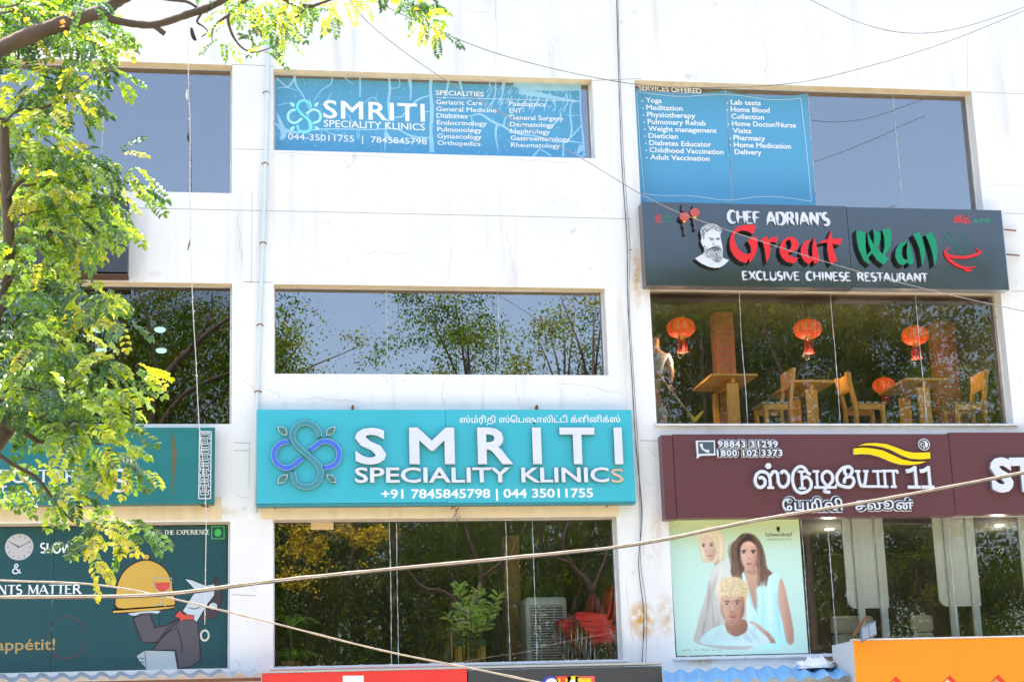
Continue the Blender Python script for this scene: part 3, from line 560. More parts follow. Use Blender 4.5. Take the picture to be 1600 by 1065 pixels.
# brush lettering: two lines
letters(rs, "CHEF", (1138, 348), (1189, 350), 19, Y-.03, M['white'], Y-.002, 'brush', .2)
letters(rs, "ADRIAN'S", (1198, 351), (1297, 352), 20, Y-.03, M['white'], Y-.002, 'brush', .2)
letters(rs, "EXCLUSIVE", (1160, 436.5), (1251, 437.5), 13, Y-.03, M['white'], Y-.002, 'brush', .2)
letters(rs, "CHINESE", (1260, 437.5), (1331, 438.5), 13, Y-.03, M['white'], Y-.002, 'brush', .2)
letters(rs, "RESTAURANT", (1340, 438.5), (1451, 440), 13, Y-.03, M['white'], Y-.002, 'brush', .2)
put(rs, 'lettering', '长', (1023, 348), (1036, 348), 11, Y-.003, mat('red_print', (.6, .05, .06), .5))
put(rs, 'lettering', '城', (1037, 348), (1049, 348), 11, Y-.003, mat('green_print', (.02, .2, .13), .5))
put(rs, 'lettering', 'கிேரட்', (1490, 347.5), (1518, 348), 9, Y-.003, mat('red_print', (.7, .03, .03), .5), bold=.03)
put(rs, 'lettering', 'வால்', (1522, 348), (1547, 348), 7, Y-.003, mat('green_print', (.02, .28, .15), .5), bold=.02)
m1 = MB(); R_ = [(1010, 408), (975, 435), (965, 460), (1010, 490), (1080, 503), (1160, 503), (1230, 488), (1290, 465), (1300, 445), (1260, 418)]
def rb(pts, wds, yf, yb, mi=0): 
    sc_ = abs(W(1400+1, 400, yf)[0]-W(1400, 400, yf)[0])/B_[2]; m1.ribbon(xz(tr(smooth(pts, 4, False), *B_), yf), [w_*sc_ for w_ in wds], yf, yb, mi)
rb(R_, [5, 14, 24, 26, 26, 26, 26, 24, 18, 5], Y-.02, Y-.002); rb([(960, 470), (1010, 530), (1080, 580), (1160, 605), (1265, 595)], [20, 28, 28, 22, 4], Y-.0215, Y-.002); rb([(1145, 615), (1180, 632), (1225, 625)], [14, 22, 8], Y-.02, Y-.002)
m1.build('bowl_emblem', [M['red']], rs); m1 = MB()
rb([(950, 290), (1030, 375), (1110, 460)], [14, 12, 8], Y-.004, None); rb([(1000, 255), (1070, 365), (1135, 475)], [14, 12, 8], Y-.004, None)
rb([(1135, 275), (1130, 320), (1160, 370), (1180, 410), (1165, 450)], [4, 7, 8, 7, 4], Y-.004, None); rb([(1165, 270), (1160, 320), (1190, 370), (1200, 410), (1180, 450)], [4, 7, 8, 7, 4], Y-.004, None)
m1.build('chopstick_emblem', [mat('dark_green_print', (.01, .16, .09), .5)], rs)
C_ = (1010, 310, 8.871)
for (cx, cy, rx, ry, up, lo) in ((530, 252, 72, 60, (490, 75, 530, 180), ((500, 322, 560, 400), (518, 400, 552, 500))), (672, 195, 66, 60, (640, 90, 676, 140), ((643, 262, 702, 350), (658, 350, 692, 435)))):
    m1 = MB(); e_ = [(cx+rx*math.cos(a), cy+ry*math.sin(a)) for a in np.linspace(0, 2*math.pi, 22)[:-1]]; m1.prism(xz(tr(e_, *C_), Y-.08), Y-.08, Y-.002, 0, 1)
    for k in range(-3, 4): pts = [(cx+k*rx*.26*math.sqrt(max(0, 1-t*t*.9)), cy+ry*t*.92) for t in (-.9, -.4, 0, .4, .9)]; m1.ribbon(xz(tr(pts, *C_), Y-.0815), .004, Y-.0815, None, 2)
    for a in (up,)+lo: m1.prism(xz(tr([(a[0], a[1]), (a[2], a[1]), (a[2], a[3]), (a[0], a[3])], *C_), Y-.06), Y-.06, Y-.002, 3, 1)
    m1.prism(xz(tr([(cx-22, cy+ry), (cx+22, cy+ry), (cx+18, cy+ry+14), (cx-18, cy+ry+14)], *C_), Y-.083), Y-.083, Y-.002, 4)
    m1.build('lantern_emblem', [mat('coral_red', (.62, .08, .07), .3), M['dkline'], mat('lantern_rib', (.4, .12, .1), .4), mat('grey_acrylic', (.10, .08, .09), .2), M['yellow']], rs)
PO = [(745, 460), (760, 410), (810, 370), (870, 350), (930, 352), (985, 372), (1030, 410), (1045, 460), (1025, 500), (1030, 560), (1050, 640), (1060, 720), (1060, 825), (1145, 855), (1080, 920), (1020, 955), (950, 962), (860, 945), (760, 900), (672, 832), (780, 770), (805, 735), (800, 680), (770, 640), (755, 590), (765, 540)]
cp = MB().prism(xz(tr(PO, *C_), Y-.07), Y-.07, Y-.002, 0, 1).build('chef_portrait', [M['white'], M['dkline']], rs)
def inpoly(x, y, P):
    n = len(P); c_ = False; j_ = n-1
    for i in range(n):
        if (P[i][1] > y) != (P[j_][1] > y) and x < (P[j_][0]-P[i][0])*(y-P[i][1])/(P[j_][1]-P[i][1])+P[i][0]: c_ = not c_
        j_ = i
    return c_
hair = [(745, 465), (760, 410), (810, 370), (870, 350), (930, 352), (985, 372), (1030, 410), (1045, 460), (1022, 498), (1000, 460), (940, 440), (870, 445), (815, 480), (800, 570), (780, 560)]
beard = [(795, 610), (815, 660), (860, 690), (920, 660), (960, 645), (1010, 655), (1040, 690), (1058, 740), (1058, 825), (1020, 880), (985, 895), (930, 865), (870, 790), (805, 720)]
m1 = MB(); sc_ = .0083/8.871; k = 0
def stroke(P, wds, yy): m1.ribbon(xz(tr(P, *C_), yy), [w_*sc_*1.7 for w_ in wds], yy)
for reg, n_, dx, dy in ((hair, 260, 1, -.3), (beard, 420, .1, 1)):
    c_ = 0
    while c_ < n_:
        x, y = RS.uniform(740, 1062), RS.uniform(345, 900)
        if inpoly(x, y, reg):
            c_ += 1; L_ = RS.uniform(8, 22); a = math.atan2(dy, dx)+RS.randn()*.7; k += 1
            stroke([(x, y), (x+L_*.5*math.cos(a)+RS.randn()*2, y+L_*.5*math.sin(a)), (x+L_*math.cos(a), y+L_*math.sin(a))], [1, RS.uniform(2.0, 4.5), 1], Y-.0715-.00001*(k % 40))
for P, wds in (([(862, 545), (890, 548), (930, 560)], [5, 8, 4]), ([(880, 572), (905, 560), (932, 570), (905, 580), (882, 572)], [4, 5, 5, 4, 4]), ([(965, 562), (990, 552), (1018, 552)], [4, 8, 5]), ([(970, 575), (995, 565), (1018, 575)], [4, 7, 4]), ([(940, 580), (935, 610), (915, 635), (940, 645)], [2, 3, 5, 4]), ([(800, 745), (840, 790), (885, 825)], [3, 5, 3]), ([(780, 770), (840, 815), (880, 830)], [2, 3, 2]), ([(915, 712), (960, 722), (1000, 708)], [4, 9, 4]), ([(870, 700), (930, 680), (960, 690), (1030, 695)], [5, 12, 12, 4])):
    stroke(P, wds, Y-.0725)
m1.build('portrait_print', M['dkline'], cp, kind='stuff')
for x, y in ((1568, 358), (1573, 397)):
    q = W(x, y, -.1); MB().bar(q+(-.05, 0, 0), q+(.22, .06, 0), .018, .018).build('bracket_rod', M['rust'], rs)
for x, y in ((1010, 447), (1170, 450), (1392, 323), (1397, 322), (985, 390)):
    q = W(x, y, -.2); MB().bar(q+(-.02, 0, -.01), q+(.025, .03, .012), .014, .012).build('bolt', M['rust'], rs)
# ------------------------------------------------------------------ salon sign
ss = thing('salon_sign', tuple(W(1330, 806, -.15)), 'maroon salon signboard with raised white lettering and a yellow swoosh', 'sign')
Y = -.2
panel(ss, 'panel', (1033, 679.5), (1049.5, 679.3), (1040, 811), (1058, 811), Y, -.02, M['maroon'])
panel(ss, 'panel', (1050.5, 679.3), (1480, 676.5), (1059, 810.5), (1494, 804.5), Y, -.02, M['maroon'])
panel(ss, 'panel', (1481, 676.5), (1760, 674), (1495, 804.5), (1775, 800), Y, -.02, M['maroon'])
D_, E_ = (1160, 690, 8.875), (1300, 680, 8.194)
def tam(strokes, S_, wd, dots=()):
    m1 = MB(); sc_ = .00855/S_[2]*wd
    for i, s_ in enumerate(strokes):
        P = xz(tr(smooth(s_, 5, False) if len(s_) > 2 else s_, *S_), Y-.06); m1.ribbon(P, sc_ if len(s_) > 2 else sc_*.8, Y-.06+i*.0008, Y-.002, 0, 1)
    for cx, cy, r in dots:
        e_ = [(cx+r*math.cos(a), cy+r*math.sin(a)) for a in np.linspace(0, 2*math.pi, 18)[:-1]]; m1.prism(xz(tr(e_, *S_), Y-.06), Y-.061, Y-.002, 0, 1)
    m1.build('letter', [M['white'], M['sideL']], ss)
tam([[(225, 505), (270, 490), (312, 530), (310, 590), (255, 630), (200, 600), (178, 530), (200, 450), (265, 410), (335, 430), (378, 490), (388, 628)], [(390, 470), (430, 412), (480, 425), (492, 490), (505, 570), (545, 620), (600, 612), (640, 550), (640, 470), (600, 412), (555, 408), (535, 440)], [(345, 632), (440, 632)]], D_, 46, [(360, 333, 42)])
tam([[(950, 445), (905, 430), (870, 370), (810, 340), (745, 370), (702, 450), (700, 560), (735, 655), (800, 702), (880, 692), (945, 640), (955, 560), (920, 500), (870, 485), (838, 510)], [(820, 405), (832, 640)], [(770, 410), (868, 410)], [(785, 642), (882, 642)]], D_, 44)
tam([[(1030, 405), (1042, 625)], [(975, 408), (1068, 408)], [(995, 628), (1305, 628)], [(1300, 628), (1302, 585)], [(1165, 600), (1115, 530), (1110, 460), (1150, 412), (1200, 412), (1248, 460), (1248, 540), (1200, 600), (1155, 645), (1145, 685), (1222, 695)]], D_, 44)
tam([[(225, 398), (140, 415), (75, 490), (62, 560), (90, 625), (170, 655), (240, 655), (280, 600), (265, 540), (210, 525), (165, 555), (158, 610)], [(200, 520), (245, 490), (260, 440), (225, 400), (175, 410), (160, 450), (175, 490), (215, 515)]], E_, 42)
tam([[(330, 455), (345, 560), (370, 635), (400, 640), (425, 600), (440, 455)], [(290, 455), (365, 455)], [(400, 455), (470, 455)], [(400, 650), (640, 650)], [(585, 455), (600, 650)], [(520, 455), (640, 455)]], E_, 40)
tam([[(670, 450), (685, 650)], [(640, 452), (845, 452)], [(785, 450), (800, 650)], [(640, 653), (725, 653)], [(755, 653), (830, 653)], [(835, 452), (842, 485)]], E_, 42)
for x_, fl in ((1060, 0), (1235, 0)):
    tam([[(x_, 390), (x_+24, 650)], [(x_-88, 658), (x_+78, 658)], [(x_-110, 455), (x_-50, 445), (x_+8, 405)]], E_, 52)
for P_ in ([(330, 135), (430, 100), (560, 95), (700, 110), (830, 155), (940, 200), (1050, 220), (1255, 215), (1260, 295), (1130, 305), (1000, 295), (880, 250), (760, 185), (640, 145), (500, 125), (400, 125)], [(280, 165), (400, 155), (520, 165), (650, 190), (780, 250), (900, 305), (1040, 335), (1210, 330), (1130, 360), (1000, 378), (870, 370), (740, 330), (600, 270), (480, 240), (380, 235), (275, 245)]):
    MB().prism(xz(tr(P_, *E_), Y-.05), Y-.05, Y-.002, 0, 1).build('swoosh', [M['yellow'], M['sideL']], ss)
def outlined(s, p0, p1, cap_, b=.018):
    put(ss, 'letter_backing', s, p0, p1, cap_, Y-.03, M['white'], Y-.002, bold=.19, res=2, space=1.12, mside=M['sideL'])
    put(ss, 'letter_outline', s, p0, p1, cap_, Y-.0325, M['dkline'], Y-.0305, bold=.13, res=2, space=1.12)
    put(ss, 'lettering', s, p0, p1, cap_, Y-.0355, M['white'], Y-.0332, bold=b, res=2, space=1.12)
outlined('98843 31299', (1122, 698), (1216, 698), 9.5, .03); outlined('1800 102 3373', (1120.5, 712), (1223, 711.5), 9.5, .03)
outlined('ேபமிலி', (1223, 797), (1317, 796), 15, .02); outlined('சலூன்', (1337, 795.5), (1428, 794.5), 13, .02)
ic = MB(); ic.prism(xz([(1087, 688), (1117, 687.5), (1118, 711), (1095, 711.5), (1088.5, 716.5), (1089, 711.5)], Y-.04), Y-.04, Y-.002, 0, 1); ic.prism(xz([(1090.5, 690), (1115, 689.8), (1115.8, 708), (1091.5, 708.5)], Y-.0415), Y-.0415, Y-.0415, 2)
ic.ribbon(xz(smooth([(1095.5, 693), (1097, 699), (1101, 703), (1108, 705)], 4, False), Y-.043), [.05, .025, .025, .05], Y-.043, None, 0); ic.build('phone_emblem', [M['white'], M['sideL'], mat('slate_print', (.06, .09, .11), .4)], ss)
e_ = W(1444, 694, Y-.03); MB().ell(e_[0], e_[2], .083, .083, Y-.03, Y-.002, 0, 24, 1).ell(e_[0], e_[2], .072, .072, Y-.0315, None, 2).ell(e_[0], e_[2], .055, .055, Y-.033, None, 0).build('registered_disc', [M['white'], M['sideL'], M['dkline']], ss)
put(ss, 'lettering', 'R', (1440.5, 699), (1447.5, 699), 9.5, Y-.035, M['dkline'], bold=.02)
put(ss, 'letter', 'STUDIO', (1551, 765), (1800, 762), 47, Y-.08, M['white'], Y-.002, bold=.05, split=True, mside=M['sideL'])
# ------------------------------------------------------------------ vegetarian sign (left)
vs = thing('vegetarian_sign', tuple(W(150, 787, -.12)), 'long green restaurant sign with white letters and fretwork panel, half behind leaves', 'sign')
Y = -.2
panel(vs, 'panel', (-300, 667), (337, 668.5), (-300, 791), (334.5, 786), Y, -.02, M['dkgreen'])
letters(vs, "VEGETARIAN", (-24, 752.5), (177, 753), 19, Y-.03, M['white'], Y-.002, 'serif', .19, mside=M['sideL'])
letters(vs, "S", (172, 767), (200, 767), 34, Y-.035, M['white'], Y-.002, 'serif', .16, mside=M['sideL'])
put(vs, 'lettering', 'are awesome', (-14, 767), (171, 767), 13, Y-.02, M['white'], Y-.002, bold=.015, space=1.7)
fr = MB(); FX = lambda x, y: (300+x/7.6, 660+y/7.6)
def fbar(x0, y0, x1, y1, t=8):
    if abs(x1-x0) > abs(y1-y0): pts = [(x0, y0-t/2), (x1, y0-t/2), (x1, y0+t/2), (x0, y0+t/2)]
    else: pts = [(x0-t/2, y0), (x0+t/2, y0), (x0+t/2, y1), (x0-t/2, y1)]
    fr.prism(xz([FX(*p_) for p_ in pts], Y-.02), Y-.02-.0005*(len(fr.f) % 7), Y-.002)
for a in ((85, 105, 235, 105, 12), (75, 898, 225, 898, 12)): fbar(*a)
for a in ((90, 105, 80, 898, 12), (228, 105, 220, 898, 12)): fr.prism(xz([FX(a[0]-6, a[1]), FX(a[0]+6, a[1]), FX(a[2]+6, a[3]), FX(a[2]-6, a[3])], Y-.02), Y-.02, Y-.002)
for k in range(4):
    cy_ = 215+k*188; dx = -k*3
    for a in ((108, -75, 205, -75), (115, -40, 195, -40), (115, 40, 195, 40), (108, 75, 205, 75), (90, -20, 112, -20), (90, 20, 112, 20), (198, -20, 225, -20), (198, 20, 225, 20), (140, -15, 170, -15), (140, 15, 170, 15), (90, -92, 225, -92)): fbar(a[0]+dx, a[1]+cy_, a[2]+dx, a[3]+cy_)
    for a in ((130, -40, 130, 40), (182, -40, 182, 40), (108, -75, 108, -20), (204, -75, 204, -20), (108, 20, 108, 75), (204, 20, 204, 75)): fbar(a[0]+dx, a[1]+cy_, a[2]+dx, a[3]+cy_)
fr.build('fretwork', M['white'], vs)
st_ = MB(); P = [(268, 672), (271, 690), (272, 710), (271, 735), (268.5, 775)]; st_.ribbon(xz(P, Y-.002), [.004, .05, .07, .04, .004], Y-.002); st_.build('rust_stain', mat('stain', (.10, .11, .05), .7), vs)
q = W(320, 789, -.1); MB().bar(q+(-.05, 0, 0), q+(.05, 0, -.02), .03, .02).build('hanger_bolt', M['rust'], vs)
# dark board
db = thing('slate_signboard', tuple(W(100, 427, -.12)), 'plain dark slate signboard above the left middle window, mostly behind foliage', 'sign')
panel(db, 'panel', (-300, 296), (201, 312), (-300, 424), (200, 425), -.30, -.02, M['slate'])
x_ = W(200, 425, -.3); MB().box(-14, x_[0], -.3, -.02, x_[2]-.035, x_[2]-.002).build('bottom_trim', mat('brown_trim', (.12, .07, .05), .6), db)
# ------------------------------------------------------------------ window banners (upper middle, upper right)
def onglass(px, py, y=GY-.008): return W(px, py, y)
YB = GY-.0095
b1 = thing('clinic_window_banner', tuple(W(660, 240, YB)), 'blistered blue window film with clinic name and list of specialities', 'banner')
x0, x1, z0, z1 = OP['um']; xe = W(908, 180, YB)[0]
MB().box(x0+.045, xe, YB, YB+.002, z0+.03, z1-.05).build('film', M['bluef'], b1)
emblem(b1, 441, 147, 15.2, YB-.003, None, M['cyan'], M['cyan2'], M['cyan2'])
put(b1, 'lettering', 'SMRITI', (505, 184), (664, 190), 27, YB-.004, M['whitep'], bold=.016, space=1.08, split=True)
put(b1, 'lettering', 'SPECIALITY KLINICS', (506, 198), (664, 204), 10.5, YB-.004, M['whitep'], bold=.008, split=True)
put(b1, 'lettering', '044-35011755  |  7845845798', (450, 218), (667, 226), 9.5, YB-.004, M['whitep'], bold=.006, split=True)
put(b1, 'lettering', 'SPECIALITIES', (681, 148.5), (756, 151), 7, YB-.004, M['whitep'], bold=.015)
for i, (s_, wd) in enumerate((('Geriatric Care', 72), ('General Medicine', 94), ('Diabetes', 48), ('Endocrinology', 78), ('Pulmonology', 70), ('Gynaecology', 69), ('Orthopedics', 67))):
    y_ = 163+i*10.6; put(b1, 'lettering', s_, (681.5+i*.4, y_), (681.5+i*.4+wd, y_+wd*.026), 7, YB-.004, M['whitep'], bold=.012)
for i, (s_, wd) in enumerate((('Paediatrics', 57), ('ENT', 19), ('General Surgery', 84), ('Dermatology', 69), ('Nephrology', 62), ('Gastroenterology', 92), ('Rheumatology', 77))):
    y_ = 165.5+i*10.7; put(b1, 'lettering', s_, (795.5+i*.5, y_), (795.5+i*.5+wd, y_+wd*.024), 7, YB-.004, M['whitep'], bold=.012)
m1 = MB(); m1.ribbon(xz([(681, 152.5), (900, 158)], YB-.004), .006, YB-.004); m1.build('rule_line', M['whitep'], b1)
m1 = MB(); A2, A3 = (400, 0, 3.945), (660, 90, 4.63); k = 0
def vein(P, wds, S_):
    global k
    k += 1; m1.ribbon(xz(tr(smooth(P, 4, False), *S_), YB-.0015), [w_*.0083/S_[2] for w_ in wds], YB-.001-.00002*(k % 60))
for P, wds in (([(120, 460), (200, 455), (300, 462), (420, 470)], [14, 18, 10, 4]), ([(130, 545), (190, 540), (255, 560)], [8, 6, 4]), ([(125, 480), (165, 515), (200, 535), (240, 480)], [16, 12, 10, 14]), ([(235, 460), (250, 530), (290, 590), (330, 680)], [20, 12, 10, 5]), ([(120, 760), (170, 800), (250, 815), (350, 800), (500, 795), (700, 800), (860, 795), (960, 840), (1080, 850)], [12, 34, 18, 10, 8, 8, 8, 14, 10]), ([(150, 860), (170, 820), (130, 700)], [20, 40, 10]),
               ([(335, 800), (320, 720), (340, 660), (330, 600)], [16, 8, 6, 3]), ([(640, 465), (642, 540), (640, 600)], [14, 12, 8]), ([(820, 480), (825, 560), (815, 640), (820, 730), (800, 800), (795, 930)], [16, 18, 14, 12, 14, 6]), ([(945, 480), (955, 560), (950, 620)], [30, 14, 8]), ([(820, 545), (880, 540), (885, 500), (880, 480)], [5, 6, 8, 10]), ([(900, 720), (990, 620), (1090, 585)], [10, 14, 4]), ([(820, 730), (900, 720)], [8, 12]),
               ([(1080, 480), (1075, 560), (1085, 680), (1078, 800), (1085, 940)], [24, 20, 26, 20, 34]), ([(1040, 690), (1080, 685)], [8, 8]), ([(360, 620), (400, 560), (460, 520), (470, 480)], [4, 5, 8, 10]), ([(230, 640), (180, 640), (130, 650)], [3, 4, 4]), ([(540, 470), (570, 500), (600, 520)], [10, 8, 4]), ([(620, 790), (630, 860), (640, 800)], [4, 5, 4]), ([(440, 620), (470, 570)], [6, 3]), ([(520, 640), (600, 760)], [3, 6]), ([(660, 640), (720, 600), (760, 640)], [5, 5, 4]), ([(800, 820), (830, 860), (880, 880), (1000, 870)], [30, 20, 10, 6]), ([(400, 880), (410, 800), (480, 830), (560, 825)], [5, 5, 6, 4])): vein(P, wds, A2)
for P, wds in (([(190, 165), (175, 240), (150, 300)], [20, 14, 6]), ([(265, 160), (285, 230), (300, 290)], [26, 12, 5]), ([(120, 410), (250, 415), (330, 425), (420, 410), (500, 460), (590, 500), (650, 540), (730, 560), (830, 570), (950, 610), (1060, 605), (1160, 620)], [6, 6, 8, 16, 20, 18, 14, 10, 12, 10, 14, 6]), ([(355, 430), (360, 520), (320, 590)], [10, 8, 5]), ([(480, 170), (500, 240), (460, 290)], [10, 8, 4]), ([(530, 180), (520, 300), (470, 370)], [12, 12, 8]),
               ([(590, 170), (580, 260), (560, 330)], [30, 16, 6]), ([(540, 480), (530, 560), (550, 680)], [22, 16, 6]), ([(590, 500), (600, 440), (660, 400)], [14, 10, 8]), ([(700, 240), (800, 260), (950, 290), (1140, 320)], [60, 50, 30, 14]), ([(660, 190), (760, 210), (900, 215), (1140, 220)], [50, 60, 60, 50]), ([(950, 290), (960, 350), (960, 390)], [24, 10, 4]), ([(990, 380), (1000, 430), (940, 490), (900, 520)], [8, 14, 12, 4]), ([(1140, 320), (1080, 330), (1070, 420), (1080, 520), (1060, 600)], [10, 12, 14, 14, 12]),
               ([(1060, 590), (1100, 550), (1150, 490)], [10, 14, 10]), ([(1160, 640), (1120, 700), (1165, 720)], [60, 10, 20]), ([(1020, 620), (1018, 715)], [14, 18]), ([(850, 660), (800, 715)], [16, 20]), ([(850, 660), (930, 710)], [10, 14]), ([(1140, 200), (1145, 400), (1160, 560), (1170, 715)], [18, 10, 16, 22]), ([(1050, 420), (1150, 420)], [4, 5]), ([(720, 170), (760, 260), (740, 330)], [20, 14, 6]), ([(860, 250), (820, 340), (790, 400)], [20, 12, 5]), ([(920, 260), (890, 340), (880, 390)], [16, 12, 5]), ([(1040, 260), (1050, 330), (1010, 380)], [20, 12, 4])): vein(P, wds, A3)
for _ in range(420):
    x, y = RS.uniform(432, 903), RS.uniform(122, 236); y += (x-432)*.03*(1 if y < 200 else .5)
    
    a = RS.uniform(-.6, .6)+(math.pi/2 if RS.rand() < .75 else 0); L_ = RS.exponential(.9)+.7; k += 1
    if y > 238: continue
    m1.ribbon(xz([(x, y), (x+L_*math.cos(a), y+L_*math.sin(a)), (x+2*L_*math.cos(a), y+2*L_*math.sin(a)+.3)], YB-.0015), [.001, .005+RS.rand()*.006, .001], YB-.001-.00002*(k % 60))
for _ in range(90):
    x = RS.uniform(755, 895); y = RS.uniform(130, 168); a = 1.9+RS.randn()*.25; L_ = RS.uniform(2, 7); k += 1
    m1.ribbon(xz([(x, y), (x+L_*math.cos(a), y+L_*math.sin(a)), (x+2*L_*math.cos(a), y+2*L_*math.sin(a))], YB-.0015), [.003, .014, .002], YB-.001-.00002*(k % 60))
m1.build('peeled_streaks', M['bluel'], b1, kind='stuff')
b2 = thing('services_window_banner', tuple(W(1130, 320, YB)), 'blue window film listing yoga and other services above the restaurant sign', 'banner')
x0, x1, z0, z1 = OP['ur']; xm = W(1137, 200, YB)[0]; xr = W(1262, 200, YB)[0]
for a, b in ((x0+.03, xm-.008), (xm+.008, xr+.03)):
    m1 = MB(); n = 12; top = [(a+(b-a)*t, z1-.04-.075*math.sin(math.pi*t)**.8) for t in np.linspace(0, 1, n)]; bot = [(a+(b-a)*t, z0+.02) for t in (0, 1)]
    m1.prism([bot[0], bot[1]]+top[::-1], YB, YB+.002).build('film', M['bluef'], b2)
put(b2, 'lettering', 'SERVICES OFFERED', (998, 141), (1096, 146.5), 7.8, YB-.004, M['whitep'], bold=.02)
for i, (s_, xs_, wd) in enumerate((('Yoga', 1009, 25), ('Meditation', 1010, 57), ('Physiotherapy', 1011, 76), ('Pulmonary Rehab', 1012, 91), ('Weight management', 1013, 107), ('Dietician', 1013.5, 46), ('Diabetes Educator', 1014.5, 97), ('Childhood Vaccination', 1015, 116), ('Adult Vaccination', 1016, 93))):
    y_ = 160.5+i*11.05; put(b2, 'lettering', s_, (xs_, y_), (xs_+wd, y_+wd*.03), 7.6, YB-.004, M['whitep'], bold=.02); q = W(xs_-5.5, y_-2.5, YB-.004); MB().ell(q[0], q[2], .011, .011, YB-.004, None, 0, 10).build('bullet_dot', M['whitep'], b2)
for i, (s_, xs_, wd, bl) in enumerate((('Lab tests', 1142, 47, 1), ('Home Blood', 1142, 61, 1), ('Collection', 1143, 51, 0), ('Home Doctor/Nurse', 1144, 100, 1), ('Visits', 1145, 29, 0), ('Pharmacy', 1146, 50, 1), ('Home Medication', 1147, 89, 1), ('Delivery', 1148, 42, 0))):
    y_ = 163.5+i*11.05; put(b2, 'lettering', s_, (xs_, y_), (xs_+wd, y_+wd*.03), 7.6, YB-.004, M['whitep'], bold=.02)
    if bl: q = W(xs_-5.5, y_-2.5, YB-.004); MB().ell(q[0], q[2], .011, .011, YB-.004, None, 0, 10).build('bullet_dot', M['whitep'], b2)
m1 = MB(); m1.ribbon(xz(smooth([(995, 143.5), (1020, 147), (1065, 151), (1120, 148), (1160, 150), (1200, 156), (1240, 155), (1251, 153)], 4, False), YB-.004), .006, YB-.004); m1.ribbon(xz([(995, 143.5), (1000, 230), (1007, 303)], YB-.004), .005, YB-.0042)
m1.ribbon(xz([(1251, 153), (1260, 230), (1268, 315)], YB-.004), .006, YB-.0042); m1.ribbon(xz(smooth([(1007, 303), (1040, 306), (1080, 306), (1135, 313), (1180, 308), (1220, 308), (1268, 315)], 4, False), YB-.004), .006, YB-.0044); m1.build('border_line', M['whitep'], b2)

# ------------------------------------------------------------------ mural on the lower left window
YM = GY-.012
mu = thing('restaurant_mural', tuple(W(180, 1040, YM)), 'dark green painted window mural of a waiter lifting a golden cloche', 'mural')
x0, x1, z0, z1 = OP['ll']
XM = [x0+.03]+[W(s_, 930, YM)[0] for s_ in (82, 249)]+[x1-.03]
for a, b in zip(XM[:-1], XM[1:]): MB().box(a+.003, b-.003, YM, YM+.003, z0+.02, z1-.03).build('panel', M['mural'], mu)
G_ = (0, 860, 4.0); WM = [M['dkline'], mat('ochre_print', (.62, .38, .06), .5), mat('red_print', (.62, .07, .05), .5), mat('grey_print', (.085, .075, .09), .5), mat('pale_print', (.52, .60, .64), .5), mat('apron_print', (.42, .48, .48), .5), mat('hair_print', (.055, .035, .045), .5)]
m1 = MB(); lay = [0]
def pp(P, mi, out=5, sm=True, n=3):
    Q = smooth(P, n) if sm else P; lay[0] += 1; y_ = YM-.0012-lay[0]*.0003
    if out: R_ = xz(tr(Q, *G_), y_); m1.ribbon(R_+[R_[0], R_[1]], out*.0083/4, y_-.0001, None, 0); m1.prism(R_, y_, y_, mi)
    else: m1.prism(xz(tr(Q, *G_), y_), y_, y_, mi)
def ln(P, w_=5, mi=0): lay[0] += 1; y_ = YM-.0012-lay[0]*.0003; m1.ribbon(xz(tr(smooth(P, 4, False), *G_), y_), [w_*.4*.0083/4, w_*.0083/4, w_*.0083/4, w_*.4*.0083/4], y_, None, mi)
pp([(733, 360), (722, 280), (735, 200), (775, 125), (840, 75), (915, 55), (985, 75), (1040, 120), (1070, 180), (1085, 260), (1085, 350), (900, 355)], 1, 10)
e_ = [(915+22*math.cos(a), 38+20*math.sin(a)) for a in np.linspace(0, 2*math.pi, 14)[:-1]]; pp(e_, 1, 9, False)
pp([(705, 370), (1090, 342), (1092, 358), (950, 378), (708, 392)], 1, 9, False)
pp([(810, 388), (990, 372), (985, 392), (940, 388), (880, 400), (830, 405)], 4, 2)
pp([(830, 420), (880, 395), (935, 390), (955, 440), (970, 478), (1040, 465), (1100, 430), (1120, 440), (1060, 545), (980, 570), (890, 575)], 3, 9, False)
pp([(1120, 430), (1225, 420), (1240, 480), (1252, 620), (1250, 680), (1200, 720), (1115, 735), (1100, 620), (960, 620), (1000, 550)], 3, 9, False)
pp([(1150, 170), (1200, 180), (1285, 215), (1350, 205), (1340, 280), (1300, 330), (1230, 445), (1140, 375), (1200, 280), (1225, 255), (1190, 215)], 4, 7, False)
pp([(1345, 160), (1360, 175), (1385, 240), (1385, 320), (1355, 412), (1235, 440), (1300, 340), (1340, 290)], 6, 6, False)
e_ = [(1333+28*math.cos(a), 345+24*math.sin(a)) for a in np.linspace(0, 2*math.pi, 14)[:-1]]; pp(e_, 4, 5, False)
pp([(1088, 412), (1120, 370), (1150, 395), (1215, 405), (1212, 430), (1150, 430), (1128, 446), (1122, 418)], 2, 5, False)
pp([(905, 620), (1090, 625), (1110, 745), (915, 745)], 5, 4, False); pp([(852, 655), (905, 620), (915, 745), (905, 725), (870, 690)], 5, 4, False)
ln([(950, 620), (990, 560), (1060, 470), (1118, 425)], 6); ln([(955, 615), (1050, 510), (1090, 490), (1110, 450)], 5); ln([(1105, 470), (1120, 520), (1138, 600), (1130, 640)], 7); ln([(960, 470), (970, 490)], 6); ln([(1172, 350), (1210, 362), (1240, 355), (1258, 345)], 5)
ln([(700, 230), (715, 160), (760, 95), (800, 60)], 3); ln([(1105, 230), (1100, 180), (1070, 110)], 3); ln([(870, 670), (905, 672)], 4); ln([(875, 695), (905, 695)], 4); ln([(1310, 200), (1330, 188)], 3); ln([(1245, 470), (1255, 455)], 3); ln([(1240, 715), (1265, 690)], 3)
